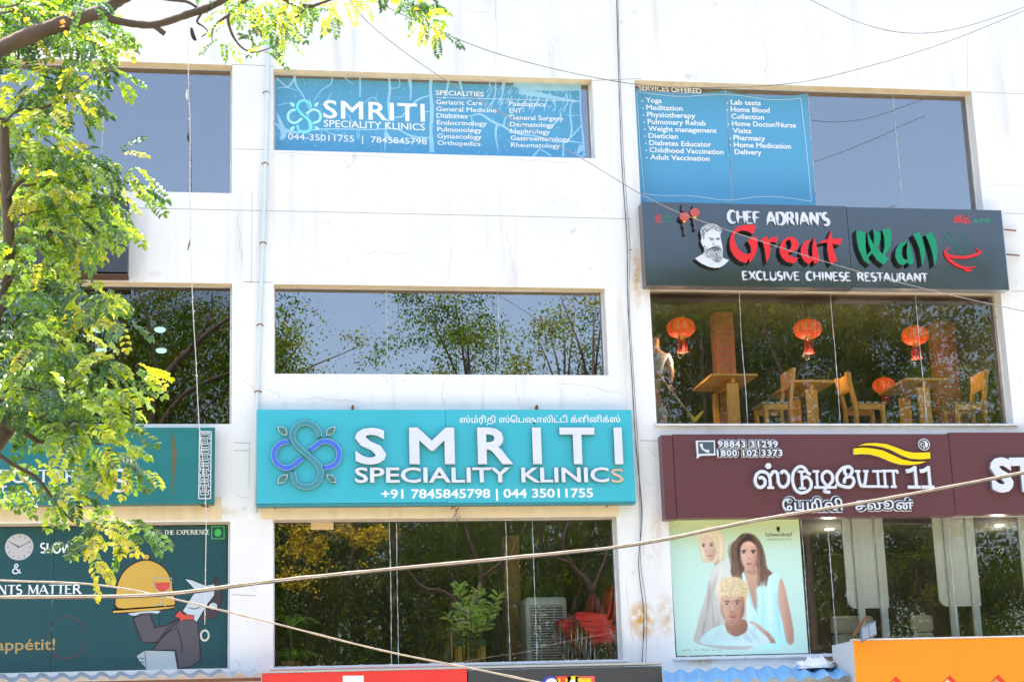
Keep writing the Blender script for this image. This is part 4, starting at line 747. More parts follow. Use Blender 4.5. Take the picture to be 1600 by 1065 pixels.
pp([(968, 200), (1060, 196), (1058, 230), (1030, 250), (1000, 252), (975, 235)], 2, 0, False)
for P in ([(960, 168), (1075, 170), (1070, 220), (1040, 255), (1012, 262), (985, 250), (962, 215), (960, 168)], [(1010, 262), (1008, 300), (1004, 330)], [(965, 345), (1003, 332), (1038, 345)]): lay[0] += 1; m1.ribbon(xz(tr(P, *G_), YM-.0012-lay[0]*.0003), 5*.0083/4, YM-.0012-lay[0]*.0003, None, 5)
m1.build('waiter_print', WM, mu)
YL = YM-.002
letters(mu, 'SLOW', (62, 863), (113, 863), 15, YL-.004, M['whitep'], None, 'serif', .19, True); letters(mu, '&', (17, 896), (34, 896), 16, YL-.004, M['whitep'], None, 'serif', .17, False, name='lettering')
letters(mu, 'MOMENTS MATTER', (-68, 928.5), (127, 927), 14.5, YL-.004, M['whitep'], None, 'serif', .2, True)
letters(mu, 'TASTE THE EXPERIENCE', (226, 835), (328, 834), 7, YL-.004, M['whitep'], None, 'serif', .17, False, name='lettering')
put(mu, 'lettering', 'bon appétit!', (-62, 1016), (86, 1014), 17, YL-.004, mat('gold_print', (.42, .30, .10), .5), bold=.012, split=True)
q = W(340.5, 831.5, YL); h = .075; m1 = MB()
for a in ((-h, -h, h, -h), (h, -h, h, h), (h, h, -h, h), (-h, h, -h, -h)): m1.ribbon([(q[0]+a[0]*1.05, q[2]+a[1]*1.05), (q[0]+a[2]*1.05, q[2]+a[3]*1.05)], .012, YL-.004-.0003*len(m1.f))
m1.ell(q[0], q[2], .045, .052, YL-.003); m1.build('green_dot_mark', mat('lime_print', (.06, .5, .1), .5), mu)
q = W(30, 854, YL); clk = MB(); clk.ell(q[0], q[2], .175, .168, YL-.003, None, 0, 32, 0)
for i in range(12): a = i*math.pi/6; clk.ribbon([(q[0]+.125*math.sin(a), q[2]+.12*math.cos(a)), (q[0]+.155*math.sin(a), q[2]+.15*math.cos(a))], .007, YL-.0045, None, 1)
clk.ribbon([(q[0], q[2]), (q[0]-.11, q[2]+.06)], [.014, .008], YL-.005, None, 1); clk.ribbon([(q[0]-.02, q[2]-.01), (q[0]+.14, q[2]+.07)], [.010, .006], YL-.0055, None, 1); clk.build('clock_print', [mat('clock_face', (.5, .5, .5), .5), M['dkline']], mu)
q = W(104, 995, YL); rg = MB(); P = [(q[0]+.235*math.cos(a), q[2]+.26*math.sin(a)) for a in np.linspace(0, 2*math.pi, 40)]; rg.ribbon(P, [.01, .018, .004, .014, .02, .008], YL-.002); rg.build('cup_ring_print', mat('brown_print', (.10, .055, .05), .6), mu)

# ------------------------------------------------------------------ poster on the salon window
YP = GY-.012
po = thing('salon_poster', tuple(W(1155, 1022, YP)), 'pale aqua hair salon poster with three models inside the left salon window', 'poster')
cx_ = [W(*p_, YP) for p_ in ((1043.5, 812), (1248, 811), (1057.5, 1024), (1263, 1019.5))]
NU, NV = 300, 320
U, V = np.meshgrid(np.linspace(0, 1, NU), np.linspace(0, 1, NV))
PXs = (1043.5*(1-U)+1248*U)*(1-V)+(1057.5*(1-U)+1263*U)*V; PYs = (812*(1-U)+811*U)*(1-V)+(1024*(1-U)+1019.5*U)*V
CX = (PXs-1060)*4.84; CY = (PYs-800)*4.84
def s2l(c_): c_ = np.array(c_, float)/255; return np.where(c_ < .04, c_/12.92, ((c_+.055)/1.055)**2.4)
IMG = np.zeros((NV, NU, 3)); IMG[:] = (184, 224, 206)
tt = np.clip((CY-40)/260, 0, 1)[..., None]; IMG = (1-tt)*np.array((190, 206, 150.))+tt*np.array((190, 222, 208.))
def blur(a, s):
    if s <= 0: return a
    r = int(3*s)+1; kx = np.exp(-np.arange(-r, r+1)**2/(2*s*s)); kx /= kx.sum()
    a = np.apply_along_axis(lambda q: np.convolve(np.pad(q, r, 'edge'), kx, 'valid'), 0, a); return np.apply_along_axis(lambda q: np.convolve(np.pad(q, r, 'edge'), kx, 'valid'), 1, a)
def paint(P, col, bl=.7, al=1.0, grad=None, sm_=True):
    global IMG
    bl = bl*1.25; P = smooth(P, 4) if sm_ else P; Pa = np.array(P); mg = 4.8*(3*bl+3)
    ok = (CX > Pa[:, 0].min()-mg) & (CX < Pa[:, 0].max()+mg) & (CY > Pa[:, 1].min()-mg) & (CY < Pa[:, 1].max()+mg)
    rs_ = np.where(ok.any(1))[0]; cs_ = np.where(ok.any(0))[0]
    if len(rs_) == 0 or len(cs_) == 0: return
    sl_ = (slice(rs_[0], rs_[-1]+1), slice(cs_[0], cs_[-1]+1)); X_, Y_ = CX[sl_], CY[sl_]; c_ = np.zeros(X_.shape, bool); j_ = len(P)-1
    for i in range(len(P)):
        xi, yi = P[i]; xj, yj = P[j_]; j_ = i
        if yi == yj: continue
        c_ ^= ((yi > Y_) != (yj > Y_)) & (X_ < (xj-xi)*(Y_-yi)/(yj-yi)+xi)
    m_ = blur(c_.astype(float), bl)*al; cc_ = np.array(col, float)
    if grad is not None: (x0_, y0_, x1_, y1_, c2) = grad; t = np.clip(((X_-x0_)*(x1_-x0_)+(Y_-y0_)*(y1_-y0_))/((x1_-x0_)**2+(y1_-y0_)**2), 0, 1)[..., None]; cc_ = cc_*(1-t)+np.array(c2, float)*t
    IMG[sl_] = IMG[sl_]*(1-m_[..., None])+cc_*m_[..., None]
def strand(P, w_, col, al=.5, bl=.4):
    Q = np.array(smooth(P, 4, False)); T = np.gradient(Q, axis=0); T /= np.linalg.norm(T, axis=1)[:, None]+1e-9; N = np.stack([-T[:, 1], T[:, 0]], 1); ww = w_*np.sin(np.linspace(.15, math.pi-.15, len(Q)))[:, None]
    paint([tuple(q) for q in Q+N*ww/2]+[tuple(q) for q in (Q-N*ww/2)[::-1]], col, bl, al, None, False)
def dab(x, y, rx, ry, col, al=1, bl=.6, rot=0):
    a = np.linspace(0, 2*math.pi, 12)[:-1]; return paint([(x+rx*math.cos(q)*math.cos(rot)-ry*math.sin(q)*math.sin(rot), y+rx*math.cos(q)*math.sin(rot)+ry*math.sin(q)*math.cos(rot)) for q in a], col, bl, al)
# blonde woman, left
coat = paint([(345, 350), (275, 415), (230, 510), (195, 660), (140, 860), (150, 998), (600, 998), (540, 500), (400, 480), (385, 400)], (212, 214, 206), .8, grad=(400, 500, 140, 800, (182, 178, 168)))
for P in ([(232, 520), (236, 620), (215, 760), (220, 640)], [(250, 600), (262, 760), (275, 930), (255, 800)], [(205, 800), (180, 880), (178, 980), (190, 900)], [(320, 700), (300, 850), (270, 900), (310, 790)], [(270, 640), (290, 800), (330, 960), (300, 860)]): paint(P, (130, 122, 115), 1.2, .6)
paint([(262, 345), (300, 350), (310, 370), (275, 410)], (190, 165, 150), .8)
paint([(150, 200), (168, 140), (215, 105), (275, 118), (325, 165), (350, 250), (352, 330), (335, 372), (285, 355), (210, 382), (182, 376), (165, 290)], (228, 218, 190), 1.2, grad=(180, 120, 350, 350, (205, 190, 155)))
paint([(168, 205), (200, 175), (245, 190), (270, 250), (282, 310), (265, 355), (243, 377), (216, 348), (192, 300), (172, 250)], (218, 190, 172), .8, grad=(190, 260, 285, 320, (195, 160, 142)))
paint([(240, 375), (262, 362), (285, 300), (290, 355), (270, 385)], (215, 200, 165), 1)
for x in (186, 246): dab(x, 252 if x > 200 else 257, 11, 5, (70, 55, 50)); 
paint([(172, 242), (200, 240), (203, 246), (174, 250)], (140, 115, 95), .6, .8); paint([(232, 236), (262, 230), (264, 238), (236, 242)], (140, 115, 95), .6, .8)
dab(214, 300, 7, 5, (165, 125, 110), .6); dab(212, 275, 4, 22, (235, 212, 196), .5); dab(238, 330, 20, 6, (175, 105, 100), .8); dab(262, 290, 12, 30, (180, 145, 125), .3, 2)
# brunette, centre
paint([(398, 400), (405, 310), (425, 230), (465, 175), (512, 160), (570, 175), (620, 235), (650, 320), (668, 420), (708, 465), (700, 520), (655, 575), (600, 562), (560, 500), (470, 520), (420, 500), (395, 460)], (62, 46, 42), 1, grad=(500, 300, 620, 600, (140, 105, 82)))
for P, c_ in (([(605, 270), (635, 350), (650, 450), (690, 480), (640, 480), (622, 380)], (120, 90, 72)), ([(410, 420), (430, 330), (440, 420), (470, 500), (430, 490)], (150, 118, 96)), ([(560, 520), (600, 480), (650, 520), (690, 480), (680, 540), (620, 570)], (165, 130, 105)), ([(600, 330), (616, 400), (610, 480), (590, 520), (600, 420)], (170, 135, 110)), ([(430, 250), (460, 200), (445, 280), (430, 340)], (90, 66, 56))): paint(P, c_, 1.4, .75)
paint([(498, 430), (585, 400), (592, 520), (590, 620), (582, 748), (540, 640), (505, 510)], (200, 162, 140), .8, grad=(560, 430, 560, 720, (180, 138, 116)))
paint([(470, 260), (498, 226), (545, 222), (585, 258), (598, 330), (590, 392), (562, 432), (535, 450), (508, 436), (480, 392), (465, 325)], (216, 178, 156), .8, grad=(500, 330, 600, 360, (186, 142, 120)))
paint([(520, 440), (560, 440), (585, 420), (585, 470), (540, 470), (505, 450)], (160, 118, 98), 1.4, .6)
paint([(478, 500), (495, 465), (545, 640), (582, 750), (588, 640), (595, 575), (705, 470), (768, 500), (780, 640), (806, 998), (540, 998), (515, 700)], (205, 238, 234), .8, grad=(560, 600, 780, 700, (180, 232, 230)))
paint([(505, 520), (582, 750), (600, 760), (545, 700)], (160, 185, 182), 1, .6); paint([(590, 580), (600, 700), (590, 760), (584, 745)], (150, 172, 170), 1, .7)
paint([(690, 560), (730, 640), (735, 800), (715, 650)], (170, 205, 205), 2, .5)
paint([(770, 498), (802, 560), (832, 700), (866, 870), (868, 985), (820, 985), (790, 850), (755, 700), (752, 600)], (205, 165, 140), .8, grad=(770, 700, 860, 700, (176, 134, 112)))
paint([(530, 838), (575, 832), (650, 885), (705, 935), (732, 988), (680, 980), (610, 925)], (205, 165, 142), .8, grad=(600, 850, 640, 960, (175, 132, 110)))
for d_ in (0, 14, 28): paint([(655+d_, 900+d_*.4), (700+d_, 975), (706+d_, 988), (688+d_, 960)], (160, 118, 98), .6, .5)
for x in (492, 563): dab(x, 308, 15, 7, (235, 225, 220)); dab(x, 308, 8, 7, (50, 38, 35)); paint([(x-20, 302), (x, 296), (x+18, 302), (x, 300)], (45, 32, 30), .5)
paint([(472, 292), (505, 284), (508, 290), (474, 298)], (70, 50, 45), .6); paint([(545, 290), (580, 284), (584, 296), (550, 295)], (70, 50, 45), .6)
dab(530, 352, 12, 5, (165, 120, 102), .7); dab(526, 330, 4, 24, (238, 205, 186), .5); dab(532, 392, 24, 8, (178, 92, 90), .85); paint([(508, 390), (532, 393), (556, 389), (532, 395)], (120, 55, 58), .4, .8); dab(585, 350, 10, 40, (160, 118, 98), .4, 2)
# man, front
paint([(190, 998), (215, 905), (340, 850), (365, 900), (430, 942), (505, 900), (520, 836), (600, 880), (670, 998)], (205, 226, 222), .8, grad=(430, 880, 200, 980, (178, 214, 208)))
paint([(360, 895), (385, 950), (300, 975), (270, 940)], (186, 208, 204), 1, .7); paint([(505, 900), (560, 980), (520, 975), (480, 940)], (175, 200, 198), 1, .7)
paint([(360, 820), (482, 810), (517, 838), (510, 900), (435, 938), (365, 900)], (168, 124, 100), .8, grad=(400, 820, 500, 900, (140, 98, 78)))
paint([(285, 580), (298, 530), (350, 498), (420, 488), (485, 512), (522, 562), (515, 650), (492, 690), (320, 700), (298, 640)], (226, 208, 166), 1.2, grad=(350, 520, 520, 640, (205, 182, 135)))
paint([(315, 680), (335, 632), (420, 645), (484, 640), (498, 690), (487, 770), (458, 828), (408, 857), (370, 842), (340, 792), (320, 730)], (205, 163, 138), .8, grad=(350, 740, 500, 760, (165, 118, 94)))
for _ in range(330):
    x, y = RS.uniform(295, 515), RS.uniform(500, 655)
    if (x-405)**2/112**2+(y-580)**2/82**2 < 1: dab(x, y, RS.uniform(4, 8), RS.uniform(2, 4), random.choice([(245, 232, 200), (185, 158, 118), (232, 214, 172), (165, 138, 105)]), .42, .5, RS.uniform(0, 3))
for x, y in ((365, 697), (441, 692)): dab(x, y, 16, 6, (225, 212, 205)); dab(x, y, 8, 7, (45, 32, 28)); paint([(x-22, y-20), (x+4, y-28), (x+24, y-18), (x, y-22)], (95, 68, 52), .6)
dab(402, 752, 18, 7, (150, 104, 86), .7); dab(400, 725, 6, 26, (228, 188, 164), .5); dab(410, 793, 30, 9, (160, 88, 84), .85); paint([(380, 792), (410, 796), (440, 790), (410, 799)], (105, 50, 50), .4, .8); paint([(375, 778), (410, 768), (445, 776), (410, 780)], (130, 92, 74), .8, .5); dab(485, 750, 12, 45, (135, 92, 72), .4, 2); dab(410, 840, 45, 14, (150, 105, 84), .4, 2)
for _ in range(46):   # hair strands
    t = RS.rand(); x = 425+t*60; strand([(515-20*t, 165+8*RS.rand()), (x-40+10*RS.randn(), 260), (400+60*t+RS.randn()*6, 400), (410+60*t+RS.randn()*8, 495)], RS.uniform(3, 8), random.choice([(35, 24, 22), (120, 88, 72), (85, 62, 54), (150, 118, 96)]), .42)
for _ in range(70):
    t = RS.rand(); strand([(540+25*t, 168), (600+25*t+RS.randn()*4, 270), (612+42*t, 400), (620+50*t+RS.randn()*10, 480), (590+85*t, 560+RS.randn()*10)], RS.uniform(3, 8), random.choice([(38, 26, 24), (150, 115, 92), (110, 80, 66), (185, 150, 124)]), .42)
for _ in range(40):
    t = RS.rand(); strand([(210+60*t, 112+10*RS.rand()), (290+45*t, 190), (300+45*t+RS.randn()*4, 290), (292+50*t, 362)], RS.uniform(3, 6), random.choice([(245, 238, 216), (190, 172, 136), (222, 208, 172)]), .4)
for _ in range(14): t = RS.rand(); strand([(200+20*t, 125), (160+14*t, 190), (162+16*t, 290), (180+22*t, 372)], 5, random.choice([(245, 238, 216), (190, 172, 136)]), .45)
# cloth folds and face modelling
for P, c_, al in (([(620, 520), (640, 700), (630, 950)], (160, 205, 205), .5), ([(700, 520), (690, 700), (700, 960)], (235, 252, 250), .6), ([(560, 760), (580, 860), (560, 980)], (165, 205, 205), .6), ([(740, 560), (752, 760), (770, 970)], (160, 200, 200), .6), ([(420, 520), (380, 640)], (160, 152, 145), .3), ([(330, 420), (300, 520), (290, 640)], (235, 236, 230), .6), ([(300, 460), (240, 640), (190, 900)], (150, 142, 134), .5), ([(345, 860), (300, 900), (250, 985)], (165, 200, 196), .7), ([(520, 870), (560, 920), (620, 985)], (165, 200, 196), .7), ([(395, 965), (430, 950), (480, 962)], (160, 192, 188), .6), ([(450, 480), (470, 600)], (170, 160, 150), .3)): strand(P, 22, c_, al, 2.2)
for P, c_, w_, al in (([(472, 300), (470, 360), (500, 420)], (150, 108, 90), 16, .45), ([(596, 290), (592, 370), (560, 425)], (140, 98, 80), 20, .5), ([(512, 300), (516, 340), (514, 352)], (165, 122, 102), 6, .5), ([(548, 300), (545, 345)], (235, 202, 184), 7, .5), ([(500, 408), (535, 418), (565, 406)], (165, 118, 100), 7, .5), ([(505, 250), (540, 240), (575, 255)], (238, 208, 188), 18, .5),
                    ([(325, 700), (330, 770), (370, 835)], (150, 106, 84), 18, .5), ([(492, 690), (482, 770), (450, 830)], (128, 86, 66), 20, .55), ([(385, 700), (388, 745)], (140, 98, 78), 7, .6), ([(420, 705), (418, 745)], (225, 186, 160), 7, .5), ([(345, 665), (400, 655), (460, 662)], (222, 184, 158), 16, .5), ([(375, 815), (410, 822), (445, 812)], (140, 96, 76), 7, .5),
                    ([(276, 280), (270, 330), (250, 365)], (176, 138, 120), 12, .5), ([(208, 262), (206, 296)], (180, 145, 126), 5, .6), ([(195, 225), (225, 215), (250, 228)], (240, 215, 198), 14, .5)): strand(P, w_, c_, al, 1.3)
for x, y, sx_ in ((492, 308, 15), (563, 308, 15), (365, 697, 15), (441, 692, 15), (187, 257, 11), (247, 252, 11)): strand([(x-sx_, y+1), (x, y-6), (x+sx_, y+1)], 5, (35, 24, 22), .95, .3); dab(x, y+1, 6, 6, (28, 20, 18), 1, .3); dab(x+2, y-1, 1.5, 1.5, (240, 240, 240), .8, .2); strand([(x-sx_, y-14), (x, y-20), (x+sx_+3, y-13)], 6 if sx_ > 12 else 4, (60, 42, 34) if sx_ > 12 else (140, 110, 88), .8, .4)
IMG += RS.randn(*IMG.shape)*1.5
vx = (np.array(cx_[0])[None, None]*(1-U)[..., None]+np.array(cx_[1])*U[..., None])*(1-V)[..., None]+(np.array(cx_[2])*(1-U)[..., None]+np.array(cx_[3])*U[..., None])*V[..., None]
vx = vx.reshape(-1, 3); vx[:, 1] = YP-.001
ii = np.arange((NV-1)*(NU-1)); rr = ii//(NU-1)*NU+ii % (NU-1); fq = np.stack([rr+NU, rr+NU+1, rr+1, rr], 1)
me = bpy.data.meshes.new('poster_sheet'); me.from_pydata((vx-ORG[po.name]).tolist(), [], fq.tolist()); me.materials.append(M['print'])
ca = me.color_attributes.new('tone', 'FLOAT_COLOR', 'POINT'); cc = np.ones((NV*NU, 4)); cc[:, :3] = np.clip(s2l(np.clip(IMG, 0, 255))*1.12, 0, .9).reshape(-1, 3); ca.data.foreach_set('color', cc.ravel())
o = bpy.data.objects.new('poster_sheet', me); COL.objects.link(o); o.parent = po
put(po, 'lettering', 'Schwarzkopf', (1196, 837.5), (1238, 837), 6, YP-.004, M['dkline'], bold=0); put(po, 'lettering', 'PROFESSIONAL', (1197, 843.5), (1238, 843), 2.4, YP-.004, M['dkline'], space=1.5)
q = W(1216, 827, YP-.004); hd = MB().prism([(q[0]+a*.0085, q[2]+b*.0085) for a, b in ((-3, 2), (-2, 4.5), (0, 5.5), (2.5, 4.5), (3.3, 2), (2.6, 0), (1.5, -1), (2, -3), (-.5, -4.5), (-1, -2), (-2.3, -1.5), (-2.6, 0))], YP-.004, YP-.004); hd.build('profile_logo', M['dkline'], po)
m1 = MB(); P = [(1066+i*1.6, 1014.5+1.4*math.sin(i*2.1)+.8*math.sin(i*.9)) for i in range(40)]; 
for a, b in ((0, 10), (12, 16), (18, 27), (29, 33), (34, 40)): m1.ribbon(xz(P[a:b], YP-.004), .004, YP-.004)
m1.build('signature_line', M['dkline'], po)
# ------------------------------------------------------------------ foliage helpers
TONES = dict(fresh=[(.18, .29, .012), (.28, .36, .012), (.08, .18, .018), (.32, .33, .02), (.05, .12, .02), (.035, .10, .03), (.03, .085, .025), (.18, .29, .012)],
             dark=[(.06, .12, .018), (.08, .14, .02), (.11, .15, .022), (.04, .08, .018), (.14, .16, .03)])
def leafcloud(name, mm, parent, C, T, size, kind='stuff', base=None, **kw):
    n = len(C); d = RS.randn(n, 3)+(0, 0, -.3); d /= np.linalg.norm(d, axis=1)[:, None]; nn = RS.randn(n, 3)+(0, .9, .6); e = np.cross(d, nn); e /= np.linalg.norm(e, axis=1)[:, None]+1e-9
    L = size*RS.uniform(.6, 1.2, n)[:, None]; org = ORG[parent.name] if parent else np.array(base, float); C = C-org
    v = np.stack([C, C+d*L*.5+e*L*.3, C+d*L, C+d*L*.5-e*L*.3], 1).reshape(-1, 3).astype(np.float32)
    me = bpy.data.meshes.new(name); me.vertices.add(4*n); me.vertices.foreach_set('co', v.ravel()); me.loops.add(4*n); me.loops.foreach_set('vertex_index', np.arange(4*n, dtype=np.int32)); me.polygons.add(n); me.polygons.foreach_set('loop_start', np.arange(0, 4*n, 4, dtype=np.int32)); me.polygons.foreach_set('loop_total', np.full(n, 4, dtype=np.int32)); me.update(calc_edges=True)
    me.materials.append(mm); ca = me.color_attributes.new('tone', 'FLOAT_COLOR', 'POINT'); cc = np.ones((4*n, 4), np.float32); cc[:, :3] = np.repeat(np.clip(T, .003, .9), 4, axis=0); ca.data.foreach_set('color', cc.ravel())
    o = bpy.data.objects.new(name, me); COL.objects.link(o)
    if parent: o.parent = parent
    else: o.location = tuple(org)
    ORG[o.name] = org; return props(o, kind=kind, **kw)
class Leaves:
    def __init__(s): s.v = []; s.f = []; s.c = []; s.n = 0
    def leaf(s, p, d, n, L, Wd, col, fold=.25):
        d = d/np.linalg.norm(d); e = np.cross(d, n); e /= np.linalg.norm(e)+1e-9; u = np.cross(e, d)
        q = [p, p+d*L*.35+e*Wd*.45+u*Wd*fold, p+d*L*.75+e*Wd*.42+u*Wd*fold, p+d*L-u*L*.08, p+d*L*.75-e*Wd*.42+u*Wd*fold, p+d*L*.35-e*Wd*.45+u*Wd*fold]
        b = s.n; s.v.extend(q); s.n += 6; s.f.extend([(b, b+1, b+2, b+3), (b, b+3, b+4, b+5)]); s.c.extend([col]*6)
    def diamond(s, p, d, n, L, Wd, col):
        e = np.cross(d, n); e /= np.linalg.norm(e)+1e-9; b = s.n; s.v.extend([p, p+d*L*.5+e*Wd*.5, p+d*L, p+d*L*.5-e*Wd*.5]); s.n += 4; s.f.append((b, b+1, b+2, b+3)); s.c.extend([col]*4)
    def frond(s, p, d, L, n, ll, lw, tone, droop=.5, cv=.25):
        d = d/np.linalg.norm(d); n0 = np.array((RS.randn()*.45, RS.randn()*.45-.45, .85)); q = p.copy(); base = np.array(tone); stp = L/n
        for i in range(n):
            d = d+np.array((0, 0, -droop/n)); d /= np.linalg.norm(d); q = q+d*stp; sd = np.cross(d, n0); sd /= np.linalg.norm(sd)+1e-9; fac = 1-.35*abs(i/n-.5)
            for sg in (-1, 1):
                ld = sd*sg+d*.45+np.array((0, 0, -.18))+RS.randn(3)*.12; s.leaf(q, ld, n0+RS.randn(3)*.25, ll*fac, lw*fac, base*(1+RS.randn()*cv))
        s.leaf(q, d, n0, ll, lw, base)
    def build(s, name, mm, parent=None, **kw):
        v = np.array(s.v); org = ORG[parent.name]; me = bpy.data.meshes.new(name); me.from_pydata((v-org).tolist(), [], s.f); me.materials.append(mm)
        ca = me.color_attributes.new('tone', 'FLOAT_COLOR', 'POINT'); cc = np.ones((len(v), 4)); cc[:, :3] = np.clip(np.array(s.c), .004, .8); ca.data.foreach_set('color', cc.ravel())
        me.update(); o = bpy.data.objects.new(name, me); COL.objects.link(o); o.parent = parent; ORG[o.name] = org; return props(o, **kw)
def pick(t): return TONES[t][RS.randint(len(TONES[t]))]
def cluster_fill(Lv, clusters, y0, y1, dens=1.0, tone='fresh', ll=.054, lw=.034, L=.21):
    for (cx, cy, r) in clusters:
        yc = RS.uniform(y0, y1); n = max(3, int(dens*r*r/42)); tn0 = pick(tone)
        for _ in range(n):
            a, q = RS.uniform(0, 2*math.pi), math.sqrt(RS.rand())*r*.92
            p = W(cx+q*math.cos(a), cy+q*math.sin(a)*.9-13, yc+RS.randn()*.25); od = np.array((math.cos(a)*.8+.25, RS.randn()*.7, -math.sin(a)*.5-.15))
            Lv.frond(p, od, L*RS.uniform(.5, 1.0), RS.randint(5, 9), ll*RS.uniform(.8, 1.15), lw, tn0 if RS.rand() < .55 else pick(tone), .9)
def limb(pts, y, parent, name='branch', n=6, mm=None, ycurve=None):
    Q = [tuple(W(a, b, y if len(r) < 2 else r[1]))+(r[0],) for a, b, *r in pts]; S_ = smooth(Q, n, False); P = [q[:3] for q in S_]; R_ = [q[3]*(1+.05*RS.randn()) for q in S_]
    return MB().tube(P, R_, 10).build(name, mm or M['bark'], parent)
# ------------------------------------------------------------------ front trees
t1 = thing('rain_tree', (-6.3, -12.6, 0), 'large rain tree whose thick limb arches over the top left corner', 'tree')
yT = -12.5; sp = lambda px: px/2/264
P0 = W(-60, 115, yT)
tk = [(-6.3, -12.6, 0), (-6.25, -12.6, 1.5), (-6.0, -12.55, 3.2), (-5.5, -12.5, 4.6), tuple(P0)]
MB().tube(smooth(tk, 6, False), list(np.linspace(.30, .065, 25)), 14).build('trunk', M['bark'], t1)
limb([(-60, 115, sp(31)), (0, 77, sp(28)), (60, 50, sp(27)), (120, 30, sp(24)), (160, 18, sp(23)), (185, 2, sp(18)), (230, -14, sp(13)), (300, -30, sp(9))], yT, t1)
limb([(150, 20, sp(14)), (180, 32, sp(13)), (215, 38, sp(13)), (245, 38, sp(13)), (290, 24, sp(13)), (330, 10, sp(13)), (370, -12, sp(10))], yT, t1)
limb([(238, 38, sp(10)), (248, 46, sp(9)), (257, 53, sp(9))], yT, t1); limb([(225, -6, sp(6)), (270, 0, sp(6)), (292, 3, sp(5)), (308, 12, sp(5))], yT, t1)
limb([(400, -8, sp(6)), (385, 0, sp(7)), (368, 14, sp(6)), (357, 25, sp(6)), (358, 40, sp(5)), (366, 60, sp(4)), (380, 76, sp(3)), (398, 82, sp(3)), (425, 74, sp(2)), (432, 70, sp(1.5))], yT, t1); limb([(357, 24, sp(5)), (340, 36, sp(4)), (332, 48, sp(3)), (331, 62, sp(2))], yT, t1)
limb([(435, -8, sp(7)), (452, 3, sp(8)), (480, 10, sp(7)), (500, 6, sp(5)), (530, -6, sp(4))], yT, t1); limb([(480, 10, sp(3)), (465, 25, sp(2.5)), (445, 36, sp(2))], yT, t1); limb([(620, -10, sp(4)), (640, 8, sp(3)), (662, 26, sp(2.5)), (672, 45, sp(2))], yT, t1)
limb([(316, 20, sp(4)), (308, 34, sp(4)), (318, 42, sp(2.5)), (324, 50, sp(2.5)), (315, 58, sp(2))], yT, t1); limb([(0, 12, sp(3)), (25, 8, sp(3)), (42, -6, sp(3))], yT, t1); limb([(-5, 22, sp(2)), (30, 18, sp(3)), (44, 38, sp(2))], yT, t1)
pod = [(299, 44, sp(4)), (301, 54, sp(7)), (304, 61, sp(6)), (307, 63, sp(2))]; limb(pod, yT, t1, 'seed_pod', mm=M['dkline'])
L1 = Leaves()
cluster_fill(L1, [(15, 15, 55), (70, 18, 50), (110, 8, 45), (30, 45, 40), (-20, 30, 50), (70, 40, 35), (100, 30, 30)], yT+.45, yT+1.5, .95)
cluster_fill(L1, [(100, 58, 16), (135, 62, 26), (160, 66, 24), (182, 66, 14), (60, 72, 6), (140, 12, 22), (125, 74, 8), (12, 100, 9)], yT-.3, yT+.6, .9, ll=.04)
cluster_fill(L1, [(340, 4, 12), (375, 8, 22), (405, 12, 30), (430, 20, 30), (370, 32, 18), (360, 48, 14), (385, 50, 15), (350, 74, 8), (375, 80, 10), (425, 45, 22), (435, 62, 20), (432, 84, 16), (412, 96, 8), (448, 78, 9), (465, 22, 18), (490, 6, 22), (512, 26, 14), (530, 34, 10), (535, 8, 16), (460, 10, 20), (515, 42, 6), (563, 8, 7)], yT-.4, yT+.5, .85, ll=.038, lw=.022, L=.16)
cluster_fill(L1, [(615, 5, 10), (640, 12, 16), (655, 8, 20), (668, 28, 14), (672, 48, 9), (684, 66, 8), (662, 48, 6), (700, 42, 6), (650, 28, 8), (590, 0, 6)], yT-.3, yT+.3, .9, ll=.04, lw=.024, L=.15)
for _ in range(26):
    p = W(RS.choice([405, 430, 520, 640, 440, 50, 100])+RS.randn()*14, abs(RS.randn()*18)+6, yT-.2); L1.leaf(p, np.array((RS.randn(), RS.randn(), -.5)), np.array((0, -1., .5)), .045, .03, (.62, .30, .01))
L1.build('crown', M['leaf'], t1, kind='stuff')
t2 = thing('roadside_tree', (-4.75, -12.3, 0), 'leafy young tree filling the left edge in front of the green sign', 'tree')
yT = -12.0
tp = smooth([(-4.75, -12.3, 0, .12), (-4.7, -12.25, 1.5, .10), (-4.6, -12.1, 2.8, .09), tuple(W(-60, 720, yT))+(.065,), tuple(W(-30, 580, yT))+(.052,), tuple(W(2, 470, yT))+(.044,), tuple(W(14, 390, yT))+(.038,), tuple(W(10, 300, yT))+(.034,), tuple(W(7, 210, yT))+(.03,), tuple(W(8, 185, yT))+(.02,)], 6, False)
MB().tube([q[:3] for q in tp], [q[3] for q in tp], 12).build('trunk', M['bark'], t2)
